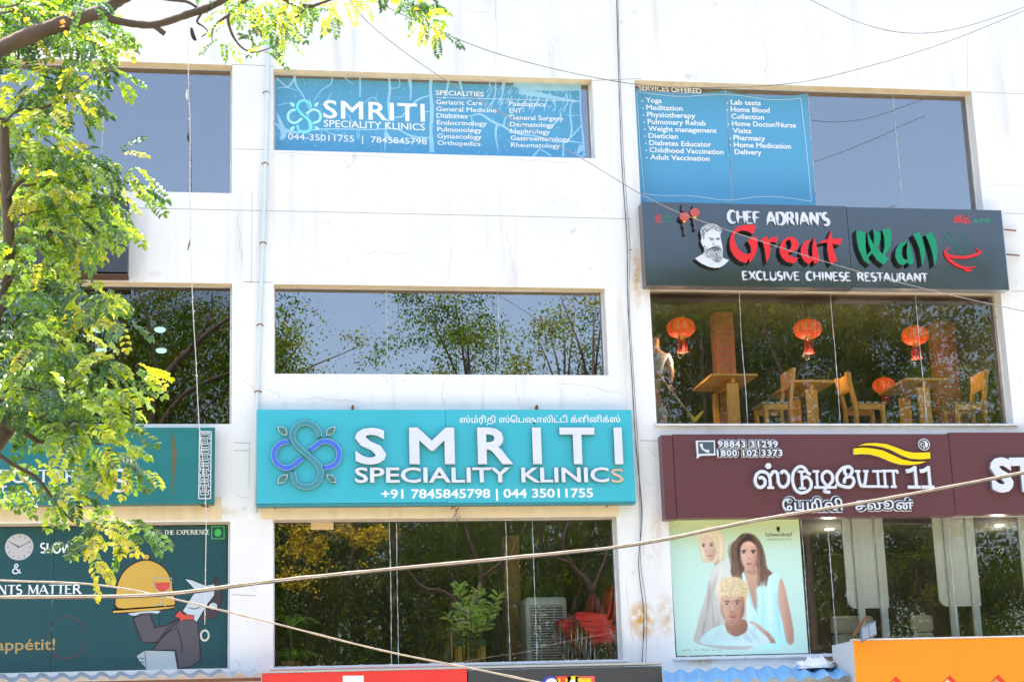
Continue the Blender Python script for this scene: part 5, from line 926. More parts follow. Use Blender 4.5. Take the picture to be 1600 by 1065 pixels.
for P in ([(14, 395, sp(12)), (28, 382, sp(11)), (45, 372, sp(10))], [(12, 310, sp(9)), (25, 290, sp(8)), (38, 280, sp(7))], [(42, 376, sp(5)), (70, 370, sp(4)), (105, 360, sp(3))], [(35, 290, sp(5)), (55, 288, sp(4)), (78, 280, sp(4))], [(8, 190, sp(5)), (30, 172, sp(4)), (70, 168, sp(4)), (110, 145, sp(3)), (145, 118, sp(2))], [(8, 190, sp(5)), (-10, 178, sp(4))],
          [(-10, 572, sp(7)), (30, 560, sp(6)), (80, 535, sp(5)), (110, 522, sp(4)), (130, 512, sp(3))], [(-15, 660, sp(11)), (30, 672, sp(9)), (60, 690, sp(8))], [(-15, 700, sp(8)), (15, 722, sp(7)), (55, 745, sp(6)), (80, 775, sp(5)), (100, 800, sp(4)), (115, 815, sp(3))], [(12, 440, sp(4)), (30, 430, sp(4)), (60, 424, sp(3))], [(30, 410, sp(4)), (50, 395, sp(3)), (62, 390, sp(3))],
          [(-10, 622, sp(5)), (30, 604, sp(4)), (85, 615, sp(3)), (130, 598, sp(2))], [(60, 560, sp(3)), (110, 575, sp(3)), (180, 560, sp(2))], [(60, 690, sp(5)), (110, 688, sp(4)), (160, 694, sp(3))], [(20, 340, sp(4)), (60, 330, sp(3)), (110, 325, sp(3)), (165, 320, sp(2)), (190, 285, sp(2))]): limb(P, yT-.05, t2)
L2 = Leaves()
cl = [(100, 128, 22), (128, 108, 24), (150, 102, 18), (160, 125, 20), (65, 150, 30), (105, 160, 34), (135, 152, 26), (180, 135, 12), (115, 190, 26), (30, 160, 18), (10, 138, 14), (40, 190, 22), (8, 200, 20), (75, 185, 24),
      (55, 228, 28), (95, 238, 28), (30, 262, 36), (90, 262, 34), (135, 256, 28), (160, 262, 16), (185, 260, 9), (12, 230, 20), (110, 290, 34), (150, 290, 28), (185, 288, 16), (210, 282, 12), (215, 310, 12), (218, 330, 8), (60, 300, 38), (20, 310, 28),
      (90, 330, 38), (140, 325, 34), (180, 318, 22), (185, 345, 18), (195, 362, 10), (40, 350, 36), (115, 360, 34), (155, 360, 22), (70, 380, 36), (110, 395, 28), (30, 400, 30), (70, 415, 28), (120, 418, 18), (140, 440, 14), (100, 440, 16), (45, 440, 22), (150, 375, 12),
      (20, 468, 20), (60, 462, 20), (90, 470, 16), (145, 466, 22), (165, 474, 22), (190, 462, 12), (125, 480, 18), (185, 500, 16), (165, 498, 16), (198, 520, 8), (110, 505, 16), (145, 510, 14), (120, 540, 12),
      (25, 520, 36), (70, 520, 26), (55, 550, 34), (100, 560, 28), (20, 580, 36), (70, 590, 36), (120, 590, 28), (160, 580, 22), (185, 575, 20), (208, 590, 14), (220, 600, 9), (150, 605, 24), (180, 615, 22), (205, 630, 12), (40, 620, 38), (90, 625, 38), (135, 630, 28), (165, 640, 18), (60, 655, 34), (105, 660, 34), (150, 655, 20), (195, 655, 10),
      (20, 650, 22), (98, 668, 18), (130, 690, 36), (165, 690, 26), (55, 672, 18), (190, 695, 14), (145, 715, 20), (175, 720, 22), (205, 732, 16), (215, 745, 9), (160, 742, 12), (135, 765, 10), (185, 745, 12),
      (14, 752, 12), (8, 790, 16), (20, 770, 10), (95, 780, 14), (112, 785, 10), (85, 800, 10), (125, 832, 22), (150, 838, 24), (165, 850, 22), (195, 835, 14), (215, 838, 11), (140, 865, 16), (145, 885, 9), (195, 860, 8), (170, 825, 14)]
cluster_fill(L2, cl, yT-.5, yT+.6, .62)
cluster_fill(L2, [(c_[0]-10, c_[1], c_[2]*.9) for c_ in cl if c_[0] < 120], yT+.4, yT+1.3, .30)
L2.build('crown', M['leaf'], t2, kind='stuff')

# ------------------------------------------------------------------ trees across the street (seen mirrored in the glass)
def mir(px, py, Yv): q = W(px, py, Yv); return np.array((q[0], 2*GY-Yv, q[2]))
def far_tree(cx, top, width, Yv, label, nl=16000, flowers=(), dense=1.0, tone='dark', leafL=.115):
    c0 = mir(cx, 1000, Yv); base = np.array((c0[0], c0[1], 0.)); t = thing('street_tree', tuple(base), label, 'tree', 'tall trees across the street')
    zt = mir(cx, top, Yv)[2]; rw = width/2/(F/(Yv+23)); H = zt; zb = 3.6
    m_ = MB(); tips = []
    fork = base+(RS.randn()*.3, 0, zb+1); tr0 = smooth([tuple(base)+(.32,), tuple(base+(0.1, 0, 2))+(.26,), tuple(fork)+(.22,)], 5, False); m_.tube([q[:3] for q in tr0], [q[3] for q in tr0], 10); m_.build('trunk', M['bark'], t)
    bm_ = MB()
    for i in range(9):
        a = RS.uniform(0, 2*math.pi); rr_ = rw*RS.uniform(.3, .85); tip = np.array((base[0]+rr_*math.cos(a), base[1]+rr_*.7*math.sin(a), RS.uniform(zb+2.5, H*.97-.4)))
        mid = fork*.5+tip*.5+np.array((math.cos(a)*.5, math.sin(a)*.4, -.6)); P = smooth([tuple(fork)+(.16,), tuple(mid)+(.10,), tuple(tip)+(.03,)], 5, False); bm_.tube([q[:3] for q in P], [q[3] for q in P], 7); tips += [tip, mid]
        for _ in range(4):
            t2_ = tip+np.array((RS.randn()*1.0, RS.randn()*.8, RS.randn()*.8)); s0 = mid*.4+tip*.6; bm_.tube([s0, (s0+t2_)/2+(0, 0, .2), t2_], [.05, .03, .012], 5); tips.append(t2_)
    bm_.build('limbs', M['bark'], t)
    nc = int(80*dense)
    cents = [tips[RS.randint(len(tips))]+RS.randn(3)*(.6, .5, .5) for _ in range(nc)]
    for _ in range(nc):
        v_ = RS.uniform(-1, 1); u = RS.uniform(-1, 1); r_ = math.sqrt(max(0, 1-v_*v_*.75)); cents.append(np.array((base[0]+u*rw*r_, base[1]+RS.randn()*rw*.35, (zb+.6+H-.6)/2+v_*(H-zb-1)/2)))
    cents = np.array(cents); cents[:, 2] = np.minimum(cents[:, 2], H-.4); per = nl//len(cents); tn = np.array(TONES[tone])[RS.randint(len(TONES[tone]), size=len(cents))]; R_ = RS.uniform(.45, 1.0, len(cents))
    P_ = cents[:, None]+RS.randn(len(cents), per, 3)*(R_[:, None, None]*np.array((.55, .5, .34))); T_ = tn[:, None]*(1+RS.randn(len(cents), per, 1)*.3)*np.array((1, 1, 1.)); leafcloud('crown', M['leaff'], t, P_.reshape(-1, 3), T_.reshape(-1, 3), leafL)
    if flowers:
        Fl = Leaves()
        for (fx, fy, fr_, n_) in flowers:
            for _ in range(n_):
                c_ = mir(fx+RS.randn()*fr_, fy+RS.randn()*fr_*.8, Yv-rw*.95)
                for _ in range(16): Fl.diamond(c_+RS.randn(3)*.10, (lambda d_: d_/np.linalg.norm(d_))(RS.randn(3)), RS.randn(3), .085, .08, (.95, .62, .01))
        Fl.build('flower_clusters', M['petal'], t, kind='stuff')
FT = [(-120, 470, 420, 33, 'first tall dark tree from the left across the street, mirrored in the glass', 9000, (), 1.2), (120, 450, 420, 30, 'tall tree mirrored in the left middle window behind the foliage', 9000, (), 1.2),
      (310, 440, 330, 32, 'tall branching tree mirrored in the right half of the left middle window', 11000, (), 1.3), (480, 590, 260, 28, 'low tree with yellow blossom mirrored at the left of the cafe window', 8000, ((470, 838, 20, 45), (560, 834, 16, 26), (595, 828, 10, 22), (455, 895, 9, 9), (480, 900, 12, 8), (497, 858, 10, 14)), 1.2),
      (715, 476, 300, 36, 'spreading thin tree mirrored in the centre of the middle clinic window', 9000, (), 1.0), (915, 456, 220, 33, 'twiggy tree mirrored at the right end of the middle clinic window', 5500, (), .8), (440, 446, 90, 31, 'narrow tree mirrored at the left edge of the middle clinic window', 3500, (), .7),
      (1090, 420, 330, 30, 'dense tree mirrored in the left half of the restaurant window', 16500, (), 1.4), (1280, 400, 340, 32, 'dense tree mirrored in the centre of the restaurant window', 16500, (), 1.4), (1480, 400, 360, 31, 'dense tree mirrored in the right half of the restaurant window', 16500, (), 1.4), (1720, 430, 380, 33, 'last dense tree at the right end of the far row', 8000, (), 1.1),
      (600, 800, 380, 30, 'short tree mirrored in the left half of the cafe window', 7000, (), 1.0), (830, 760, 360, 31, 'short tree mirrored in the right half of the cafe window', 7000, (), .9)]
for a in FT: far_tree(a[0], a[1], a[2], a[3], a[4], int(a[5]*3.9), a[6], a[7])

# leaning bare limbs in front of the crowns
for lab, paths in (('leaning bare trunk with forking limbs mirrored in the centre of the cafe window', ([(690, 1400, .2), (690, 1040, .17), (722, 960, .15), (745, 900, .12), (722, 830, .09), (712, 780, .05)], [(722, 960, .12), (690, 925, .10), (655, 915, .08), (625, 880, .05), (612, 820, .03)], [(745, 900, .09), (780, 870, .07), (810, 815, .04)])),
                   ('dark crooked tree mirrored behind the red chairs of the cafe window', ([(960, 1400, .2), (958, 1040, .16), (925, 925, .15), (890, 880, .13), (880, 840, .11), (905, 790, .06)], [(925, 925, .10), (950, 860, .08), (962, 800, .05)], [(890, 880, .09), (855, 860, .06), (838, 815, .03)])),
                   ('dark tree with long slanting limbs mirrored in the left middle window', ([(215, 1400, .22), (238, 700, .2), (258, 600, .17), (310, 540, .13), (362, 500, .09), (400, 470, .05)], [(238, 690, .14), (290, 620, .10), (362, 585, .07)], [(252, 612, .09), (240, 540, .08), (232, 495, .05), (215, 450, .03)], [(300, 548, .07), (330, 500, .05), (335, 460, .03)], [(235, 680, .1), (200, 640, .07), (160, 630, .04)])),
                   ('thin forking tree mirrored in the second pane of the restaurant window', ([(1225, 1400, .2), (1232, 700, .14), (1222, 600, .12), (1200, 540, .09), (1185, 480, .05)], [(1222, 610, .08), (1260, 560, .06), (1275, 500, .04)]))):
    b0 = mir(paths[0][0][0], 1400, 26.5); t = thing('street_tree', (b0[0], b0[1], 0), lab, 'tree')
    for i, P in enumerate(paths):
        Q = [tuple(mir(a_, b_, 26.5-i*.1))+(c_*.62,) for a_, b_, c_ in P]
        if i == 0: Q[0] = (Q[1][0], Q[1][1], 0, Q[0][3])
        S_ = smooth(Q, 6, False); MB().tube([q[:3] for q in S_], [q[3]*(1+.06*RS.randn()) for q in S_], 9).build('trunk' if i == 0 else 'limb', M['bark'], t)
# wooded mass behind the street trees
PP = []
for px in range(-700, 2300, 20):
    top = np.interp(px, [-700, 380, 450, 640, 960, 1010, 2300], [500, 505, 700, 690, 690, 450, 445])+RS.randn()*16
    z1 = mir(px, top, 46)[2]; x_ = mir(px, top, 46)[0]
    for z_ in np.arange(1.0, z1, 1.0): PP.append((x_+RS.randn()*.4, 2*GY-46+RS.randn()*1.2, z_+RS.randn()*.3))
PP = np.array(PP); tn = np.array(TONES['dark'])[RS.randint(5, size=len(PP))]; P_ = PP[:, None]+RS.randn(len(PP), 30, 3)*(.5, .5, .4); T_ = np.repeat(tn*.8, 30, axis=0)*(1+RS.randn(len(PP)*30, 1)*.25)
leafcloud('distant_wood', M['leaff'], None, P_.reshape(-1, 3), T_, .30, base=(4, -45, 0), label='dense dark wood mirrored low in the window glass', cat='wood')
# ------------------------------------------------------------------ restaurant interior
def fl_z(k): return OP[k][2]-.12
ZF = fl_z('mr')
def table(px0, px1, py, y, label):
    a, b = W(px0, py, y), W(px1, py, y); zt = a[2]*.5+b[2]*.5; xm_ = (a[0]+b[0])/2
    t = thing('dining_table', (xm_, y, ZF), label, 'table', 'pine dining tables in the restaurant window')
    MB().box(a[0], b[0], y, y+1.05, zt-.035, zt).build('tabletop', M['tabletop'], t, bevel=.004)
    MB().box(xm_-.03, xm_+.03, y+.1, y+.95, zt-.11, zt-.037).build('apron', M['orange'], t)
    for yy in (y+.12, y+.85): MB().box(xm_-.09, xm_+.08, yy, yy+.055, ZF, zt-.112 if yy > y+.5 else zt-.112).build('leg', M['orange'], t, bevel=.003)
table(1112, 1184, 583, .55, 'leftmost pine dining table beside the sweeping person'); table(1238, 1305, 593, .75, 'middle pine dining table between the two chairs'); table(1414, 1482, 590, .6, 'rightmost pine dining table beside the brick pillar')
def chair(pxb, pxf, pyt, y, label, face):
    b, f = W(pxb, 640, y), W(pxf, 640, y); zt = W(pxb, pyt, y)[2]; zs_ = W(pxf, 629, y)[2]; sg = 1 if f[0] > b[0] else -1
    t = thing('wooden_chair', ((b[0]+f[0])/2, y, ZF), label, 'chair', 'wooden chairs in the restaurant window'); w_ = .42
    for yy in (y, y+w_):
        MB().bar((b[0]+.0, yy, ZF), (b[0]-sg*.0, yy, zs_), .05, .075).bar((b[0], yy, zs_-.02), (b[0]-sg*.09, yy, zt), .05, .07).build('back_post', M['orange'], t)
        MB().bar((f[0], yy, ZF), (f[0], yy, zs_-.04), .05, .075).build('leg', M['orange'], t)
        MB().bar((b[0]+sg*.04, yy, zs_-.06), (f[0]+sg*.03, yy, zs_-.06), .045, .075).bar((b[0]+sg*.04, yy, ZF+.10), (f[0]-sg*.04, yy, ZF+.10), .03, .035).build('side_rail', M['orange'], t)
    for i in range(4):
        x = b[0]+sg*.08+(f[0]-b[0]-sg*.06)*i/3; MB().box(x-.037, x+.037, y-.03, y+w_+.03, zs_-.018, zs_+.012).build('seat_slat', mat('grey_green_slat', (.42, .42, .33), .5) if i == 0 else bpy.data.materials['grey_green_slat'], t)
    z1_ = zt-.02; x1_ = b[0]-sg*.085
    MB().bar((x1_+sg*.04, y-.02, z1_-.12), (x1_+sg*.04, y+w_+.02, z1_-.12), .025, .26).build('backrest', M['tabletop'], t)
    return t
chair(1235, 1196, 575, .6, 'left wooden chair with its high back against the middle table', 0); chair(1337, 1379, 581, .55, 'wooden chair facing right with its back to the middle of the window', 0); chair(1538, 1495, 578, .6, 'rightmost wooden chair facing the table beside the slanting brick wall', 0)
def lantern(px, py, y, s, label):
    c_ = W(px, py, y); t = thing('paper_lantern', tuple(c_+(0, 0, -.16*s)), label, 'lantern', 'red lanterns hanging in the restaurant window')
    prof = [(.05*s, .135*s)]+[(s*.205*math.cos(a)**.75, s*.14*math.sin(a)) for a in np.linspace(1.25, -1.25, 13)]+[(.05*s, -.135*s)]
    m_ = MB(); n = 32; vs_ = []; fs = []
    for r, z in prof:
        for k_ in range(n): a = 2*math.pi*k_/n; rr_ = r*(1+.03*(1 if k_ % 2 else -1)); vs_.append((c_[0]+rr_*math.cos(a), c_[1]+rr_*math.sin(a), c_[2]+z))
    for i in range(len(prof)-1):
        for k_ in range(n): fs.append((i*n+k_, (i+1)*n+k_, (i+1)*n+(k_+1) % n, i*n+(k_+1) % n))
    m_.add(vs_, fs).build('globe', M['lant'], t)
    MB().lathe(c_+(0, 0, .135*s), [(.06*s, -.005), (.06*s, .03*s), (.03*s, .045*s), (.0, .045*s)], 14).build('cap', M['gold'], t); MB().lathe(c_+(0, 0, -.165*s), [(0, 0), (.06*s, 0), (.06*s, .035*s)], 14).build('base_ring', M['gold'], t)
    m_ = MB()
    for k_ in range(16): a = 2*math.pi*k_/16; q = c_+(.055*s*math.cos(a), .055*s*math.sin(a), -.165*s); m_.tube([q, q+(RS.randn()*.012, RS.randn()*.012, -.11*s), q+(.03*s*math.cos(a), .03*s*math.sin(a), -.2*s)], .008*s, 4)
    m_.build('tassel', mat('tassel_red', (.45, .02, .02), .7) if 'tassel_red' not in bpy.data.materials else bpy.data.materials['tassel_red'], t)
    MB().tube([c_+(0, 0, .17*s), (c_[0], c_[1], OP['mr'][3]-.01)], .004, 5).build('cord', M['dkline'], t)
    e = MB()
    for k_ in range(5):
        a = -math.pi/2+(k_-2)*.45
        for z_ in (-.04, 0, .04): r_ = s*.2*math.cos(z_*5); q = c_+(r_*1.06*math.cos(a), r_*1.06*math.sin(a), z_*s); e.obox(q, (.018*s*-math.sin(a), .018*s*math.cos(a), 0), (.001, .001, 0), (0, 0, .012*s))
    e.build('gold_print', M['gold'], t)
    if s > .9:
        pl_ = bpy.data.lights.new('lantern_glow', 'POINT'); pl_.energy = 5; pl_.color = (1, .72, .42); pl_.shadow_soft_size = .06; po_ = bpy.data.objects.new('lantern_glow', pl_); COL.objects.link(po_); po_.parent = t; po_.location = (0, .12, -.22*s)
lantern(1064, 512, .8, .98, 'leftmost red lantern, hanging in front of the first brick pillar'); lantern(1262, 514, .8, .98, 'red lantern hanging in the second pane from the left'); lantern(1430, 524, .85, .95, 'red lantern hanging across the right hand glass seam'); lantern(1381, 602, 2.6, .85, 'small low red lantern far back behind the chair')
# brick pillars and slanting brick wall
bmesh_ = None
def brick_obj(parent, c_, lx, ly, lz):
    global bmesh_
    if bmesh_ is None:
        h_ = MB().box(-.5, .5, -.5, .5, -.5, .5); me_ = bpy.data.meshes.new('brick'); me_.from_pydata(h_.v, [], h_.f); me_.materials.append(M['brick']); bmesh_ = me_
    o_ = bpy.data.objects.new('brick', bmesh_); COL.objects.link(o_); o_.parent = parent; o_.location = tuple(np.array(c_)-ORG[parent.name]); o_.scale = (lx, ly, lz)
def pillar(px0, px1, pyt, y, label):
    a, b = W(px0, 560, y), W(px1, 560, y); zt = OP['mr'][3]-.0; wd = b[0]-a[0]; t = thing('brick_pillar', ((a[0]+b[0])/2, y+wd/2, ZF), label, 'pillar', 'red brick pillars inside the restaurant')
    MB().box(a[0]+.008, b[0]-.008, y+.008, y+wd-.008, ZF, zt).build('mortar_core', M['mortar'], t); rows = int((zt-ZF)/.083); hz = (zt-ZF)/rows
    for r in range(rows):
        z = ZF+(r+.5)*hz
        if r % 2: brick_obj(t, (a[0]+wd*.33, y+.05, z), wd*.62, .1, hz-.014); brick_obj(t, (a[0]+wd*.83, y+.05, z), wd*.30, .1, hz-.014)
        else: brick_obj(t, (a[0]+wd*.16, y+.05, z), wd*.30, .1, hz-.014); brick_obj(t, (a[0]+wd*.67, y+.05, z), wd*.62, .1, hz-.014)
        brick_obj(t, (a[0]+.05-.004, y+.11+(wd-.12)/2, z), .1, wd-.13, hz-.014)
pillar(1121, 1150, 475, 1.3, 'brick pillar behind the leftmost dining table'); pillar(1466, 1498, 480, 1.7, 'brick pillar behind the rightmost dining table')
xw = W(1580, 600, .5)[0]; bw = thing('brick_wall', (xw, 2.2, ZF), 'low red brick wall running back from the right end of the restaurant window', 'wall')
ztw = W(1590, 545, .5)[2]; MB().box(xw+.012, xw+.12, .42, 4.5, ZF, ztw-.01).build('mortar_core', M['mortar'], bw); rows = max(3, int((ztw-ZF)/.1)); hz = (ztw-ZF)/rows
for r in range(rows):
    for i in range(17):
        y_ = .42+.12+i*.24+(.12 if r % 2 else 0)
        if y_ < 4.4: brick_obj(bw, (xw+.05, y_, ZF+(r+.5)*hz), .1, .225, hz-.016)
# person sweeping
def skin_body(name, verts, edges, radii, mm, parent, sub=2, root=0):
    me_ = bpy.data.meshes.new(name); me_.from_pydata([tuple(np.array(v)-ORG[parent.name]) for v in verts], edges, []); me_.materials.append(mm)
    o_ = bpy.data.objects.new(name, me_); COL.objects.link(o_); o_.parent = parent; ORG[o_.name] = ORG[parent.name]
    s_ = o_.modifiers.new('skin', 'SKIN'); s_.use_smooth_shade = True
    for i, r in enumerate(radii): me_.skin_vertices[0].data[i].radius = (r, r) if not hasattr(r, '__len__') else r
    me_.skin_vertices[0].data[root].use_root = True; sb = o_.modifiers.new('sub', 'SUBSURF'); sb.levels = sub; sb.render_levels = sub; return o_
yp = 1.05; hd = W(1021, 531, yp); skinm = mat('brown_skin', (.36, .19, .12), .5)
pz = ZF; pe = thing('person', (hd[0], yp, pz), 'person in a pale grey shirt sweeping at the left edge of the restaurant window', 'person')
hip = np.array((hd[0]-.10, yp+.05, pz+.62)); ch = np.array((hd[0]+.02, yp, hd[2]-.34)); nk = np.array((hd[0], yp, hd[2]-.16))
shL = ch+(-.17, .04, .08); shR = ch+(.17, -.02, .08); elR = W(1050, 583, yp-.12); wrR = W(1048, 600, yp-.2); elL = shL+(-.04, -.12, -.28); wrL = W(1032, 588, yp-.25)
kn = [hip+(-.12, -.18, -.26), hip+(.12, -.2, -.26)]; ft = [np.array((hip[0]-.14, yp+.05, pz+.06)), np.array((hip[0]+.15, yp+.0, pz+.06))]
V_ = [hip, ch, nk, hd+(0, 0, -.03), hd+(0, 0, .07), shL, elL, wrL, shR, elR, wrR, kn[0], ft[0], kn[1], ft[1]]
skin_body('body', V_, [(0, 1), (1, 2), (2, 3), (3, 4), (1, 5), (5, 6), (6, 7), (1, 8), (8, 9), (9, 10), (0, 11), (11, 12), (0, 13), (13, 14)], [(.15, .12), (.16, .11), .055, (.085, .1), (.075, .09), .06, .042, .028, .06, .042, .028, .085, .05, .085, .05], skinm, pe)
shm = mat('pale_grey_shirt', (.26, .29, .31), .8, var=.4, vscale=12); skin_body('shirt', [hip+(0, 0, .04), ch, ch+(0, 0, .1), shL, shL*.4+elL*.6, shR, shR*.4+elR*.6], [(0, 1), (1, 2), (1, 3), (3, 4), (1, 5), (5, 6)], [(.165, .135), (.178, .13), .09, .078, .06, .078, .06], shm, pe, root=1)
skin_body('trousers', [hip, hip+(0, 0, -.06), kn[0], ft[0]+(0, 0, .04), kn[1], ft[1]+(0, 0, .04)], [(0, 1), (1, 2), (2, 3), (1, 4), (4, 5)], [(.16, .13), (.16, .13), .1, .065, .1, .065], mat('grey_patterned_trousers', (.30, .31, .33), .8, var=.6, vscale=20), pe)
MB().lathe(hd+(0, .01, .06), [(.0, .095), (.05, .085), (.085, .05), (.098, 0), (.096, -.03)], 14, sy=1.1).build('hair', mat('black_hair', (.02, .016, .014), .6), pe)
for wr, dirn in ((wrR, np.array((-.1, -.25, -1.))), (wrL, np.array((.3, -.3, -.9)))):
    dirn = dirn/np.linalg.norm(dirn)
    V_ = [wr, wr+dirn*.05]; E_2 = [(0, 1)]; R2 = [.028, .034]
    for k_ in range(4):
        o_ = np.array(((k_-1.5)*.018, 0, 0)); b_ = len(V_); V_ += [wr+dirn*.085+o_, wr+dirn*(.125-.006*abs(k_-1.5))+o_*1.1+(0, -.018, 0), wr+dirn*.125+o_+(0, -.045, .015)]; E_2 += [(1, b_), (b_, b_+1), (b_+1, b_+2)]; R2 += [.0105, .009, .008]
    b_ = len(V_); V_ += [wr+dirn*.055+(-.035, -.012, 0), wr+dirn*.09+(-.045, -.03, 0)]; E_2 += [(1, b_), (b_, b_+1)]; R2 += [.011, .009]; skin_body('hand', V_, E_2, R2, skinm, pe, 1, 1)
m_ = MB(); 
for sx_ in (-.03, .03): m_.lathe(hd+(sx_+.01, -.088, .01), [(0, .008), (.012, 0), (0, -.008)], 8)
m_.build('eyes', M['dkline'], pe); MB().lathe(hd+(.01, -.10, -.03), [(0, .035), (.012, 0), (.016, -.012), (0, -.018)], 8).build('nose', skinm, pe); MB().box(hd[0]-.015, hd[0]+.035, hd[1]-.094, hd[1]-.088, hd[2]-.068, hd[2]-.06).build('mouth', mat('lip', (.3, .1, .08), .5), pe)
br = thing('broom', tuple(W(1086, 655, yp-.25)), 'long handled broom with a yellow angled head held by the person', 'broom')
a, b = W(1025, 580, yp-.25), W(1079, 648, yp-.25); MB().tube([a, b], .011, 8).build('handle', mat('pale_broom_stick', (.55, .36, .18), .5), br)
m_ = MB(); q = [W(*p_, yp-.25) for p_ in ((1078, 646), (1084, 653), (1097, 641.5), (1099, 643.5), (1089, 657), (1083, 660), (1080, 653))]; m_.prism([(p_[0], p_[2]) for p_ in q], yp-.28, yp-.22); m_.build('head', mat('yellow_plastic', (.75, .6, .03), .4), br)
# ------------------------------------------------------------------ cafe interior
ZC = fl_z('lm')
def red_chair(name_, ox, oy, oz, label):
    t = thing('plastic_chair', (ox, oy, oz), label, 'chair', 'stacked red plastic chairs')
    # faces left (-x): front legs on the left
    n = 9; seat = MB(); prof = [(-.23, .405), (-.215, .435), (-.12, .44), (0, .425), (.12, .41), (.19, .405), (.215, .43), (.235, .50), (.25, .60), (.275, .72), (.305, .82)]
    vs_ = []; wv = [.20, .205, .21, .215, .215, .21, .20, .20, .205, .20, .15]
    for (x, z), w_ in zip(prof, wv):
        for k_ in range(7): u = -1+k_/3; vs_.append((ox+x+(.03*(1-u*u) if z > .45 else 0), oy+u*w_, oz+z+(.02*u*u if z < .46 else 0)))
    fs = [(i*7+k_, i*7+k_+1, (i+1)*7+k_+1, (i+1)*7+k_) for i in range(len(prof)-1) for k_ in range(6)]
    seat.add(vs_, fs[:30], 0, True); s_ = seat.build('seat', M['plred'], t); so_ = s_.modifiers.new('solid', 'SOLIDIFY'); so_.thickness = .014; so_.offset = -1
    bk = MB(); bk.add(vs_, fs[30:], 0, True); bo = bk.build('backrest', M['plred'], t); so_ = bo.modifiers.new('solid', 'SOLIDIFY'); so_.thickness = .014; so_.offset = -1
    for sg in (-1, 1):
        rim = [(ox+x, oy+sg*w_, oz+z) for (x, z), w_ in zip(prof, wv)]; MB().tube(rim, [.016]+[.019]*9+[.012], 7).box(ox-.225, ox+.20, oy+sg*.21-.012, oy+sg*.21+.012, oz+.365, oz+.415).build('side_rim', M['plred'], t)
        MB().tube([(ox-.20, oy+sg*.20, oz+.38), (ox-.225, oy+sg*.215, oz)], .012, 8).build('leg', M['alu'], t); MB().tube([(ox+.18, oy+sg*.20, oz+.40), (ox+.30, oy+sg*.215, oz)], .012, 8).build('leg', M['alu'], t)
    return t
def stack(px, py_top, y, n, dx, dz, lab):
    q = W(px, py_top, y); first = None; top_z = q[2]-.82
    for i in range(n):
        lb = ['topmost', 'second from top', 'third from top', 'fourth from top', 'lowest'][i]+' red plastic chair of the '+lab
        ox, oz = q[0]-.30+dx*i, top_z-dz*i
        if first is None: first = red_chair('', ox, y, oz, lb); f0 = (ox, y, oz)
        else:
            c_ = copy_tree(first); c_.location = (ox, y+.004*i, oz); c_['label'] = lb
q0 = W(950, 916, .7)
stack(953, 916, .50, 5, .055, .075, 'stack nearest the glass'); stack(925, 928, 1.2, 5, .055, .075, 'stack behind beside the air cooler')
a, b = W(820, 932, 1.35), W(886, 932, 1.35); zt = a[2]; ac = thing('air_cooler', ((a[0]+b[0])/2, 1.55, ZC), 'grey air cooler with a louvred front beside the stacked red chairs', 'air cooler')
MB().box(a[0], b[0], 1.35, 1.8, zt-1.15, zt).build('casing', M['cooler'], ac, bevel=.05)
MB().box(a[0]+.07, b[0]-.07, 1.342, 1.349, zt-.88, zt-.12).build('grille_back', M['dseal'], ac)
for i in range(20): z = zt-.14-i*.037; MB().bar((a[0]+.065, 1.325, z), (b[0]-.065, 1.325, z), .025, .012).build('louvre', M['cooler'], ac)
for f_ in (.33, .67): x = a[0]+(b[0]-a[0])*f_; MB().box(x-.006, x+.006, 1.318, 1.335, zt-.88, zt-.12).build('grille_bar', M['cooler'], ac)
pd_c = W(967, 912, 2.2); pd = thing('pendant_lamp', tuple(pd_c), 'small glowing yellow pendant lamp above the stacked red chairs', 'lamp')
MB().lathe(pd_c, [(0, .05), (.05, .045), (.085, .0), (.05, -.03), (0, -.035)], 14).build('shade', mat('yellow_glow', (1, .7, .1), .5, emit=(1, .65, .1), estr=.35), pd); MB().tube([pd_c+(0, 0, .05), (pd_c[0], pd_c[1], OP['lm'][3]+.015)], .004, 5).build('cord', M['dkline'], pd)
pl_ = bpy.data.lights.new('lamp_glow', 'POINT'); pl_.energy = 14; pl_.color = (1, .8, .55); pl_.shadow_soft_size = .05; po_ = bpy.data.objects.new('lamp_glow', pl_); COL.objects.link(po_); po_.parent = pd; po_.location = (0, -.02, -.12)
# wooden column, table poles, stool
a, b = W(788, 900, 1.9), W(813, 900, 1.9); MB().box(a[0], b[0], 1.9, 2.15, ZC, OP['lm'][3]+.015).build('wooden_column', wood('brown_wood', (.26, .13, .03), (.14, .06, .015)), None, 'brown wooden column standing in the middle of the cafe', 'column')
fl = thing('floor_lamp', tuple(W(720, 1030, .9)), 'thin brass pole lamp with small white shade behind the leafy plant', 'lamp')
for x_, yt in ((705, 975), (724, 970), (731, 985)): q = W(x_, yt, .9); MB().tube([q, (q[0], q[1], ZC)], .009, 7).build('pole', M['gold'], fl)
q = W(738, 962, .9); MB().lathe(q, [(.0, .05), (.02, .05), (.075, -.03), (.07, -.035)], 16).build('shade', M['white'], fl)
sx = W(737, 1006, 1.1); stl = thing('wooden_stool', (sx[0], 1.2, ZC), 'low wooden stool with a green padded top behind the thin lamp poles', 'stool')
MB().box(sx[0]-.22, sx[0]+.2, 1.05, 1.4, sx[2]-.02, sx[2]+.06).build('cushion', mat('green_cushion', (.12, .2, .13), .7), stl, bevel=.02)
for dx in (-.17, .15):
    for yy in (1.1, 1.35): MB().box(sx[0]+dx-.03, sx[0]+dx+.03, yy-.03, yy+.03, ZC, sx[2]-.022).build('leg', M['orange'], stl)
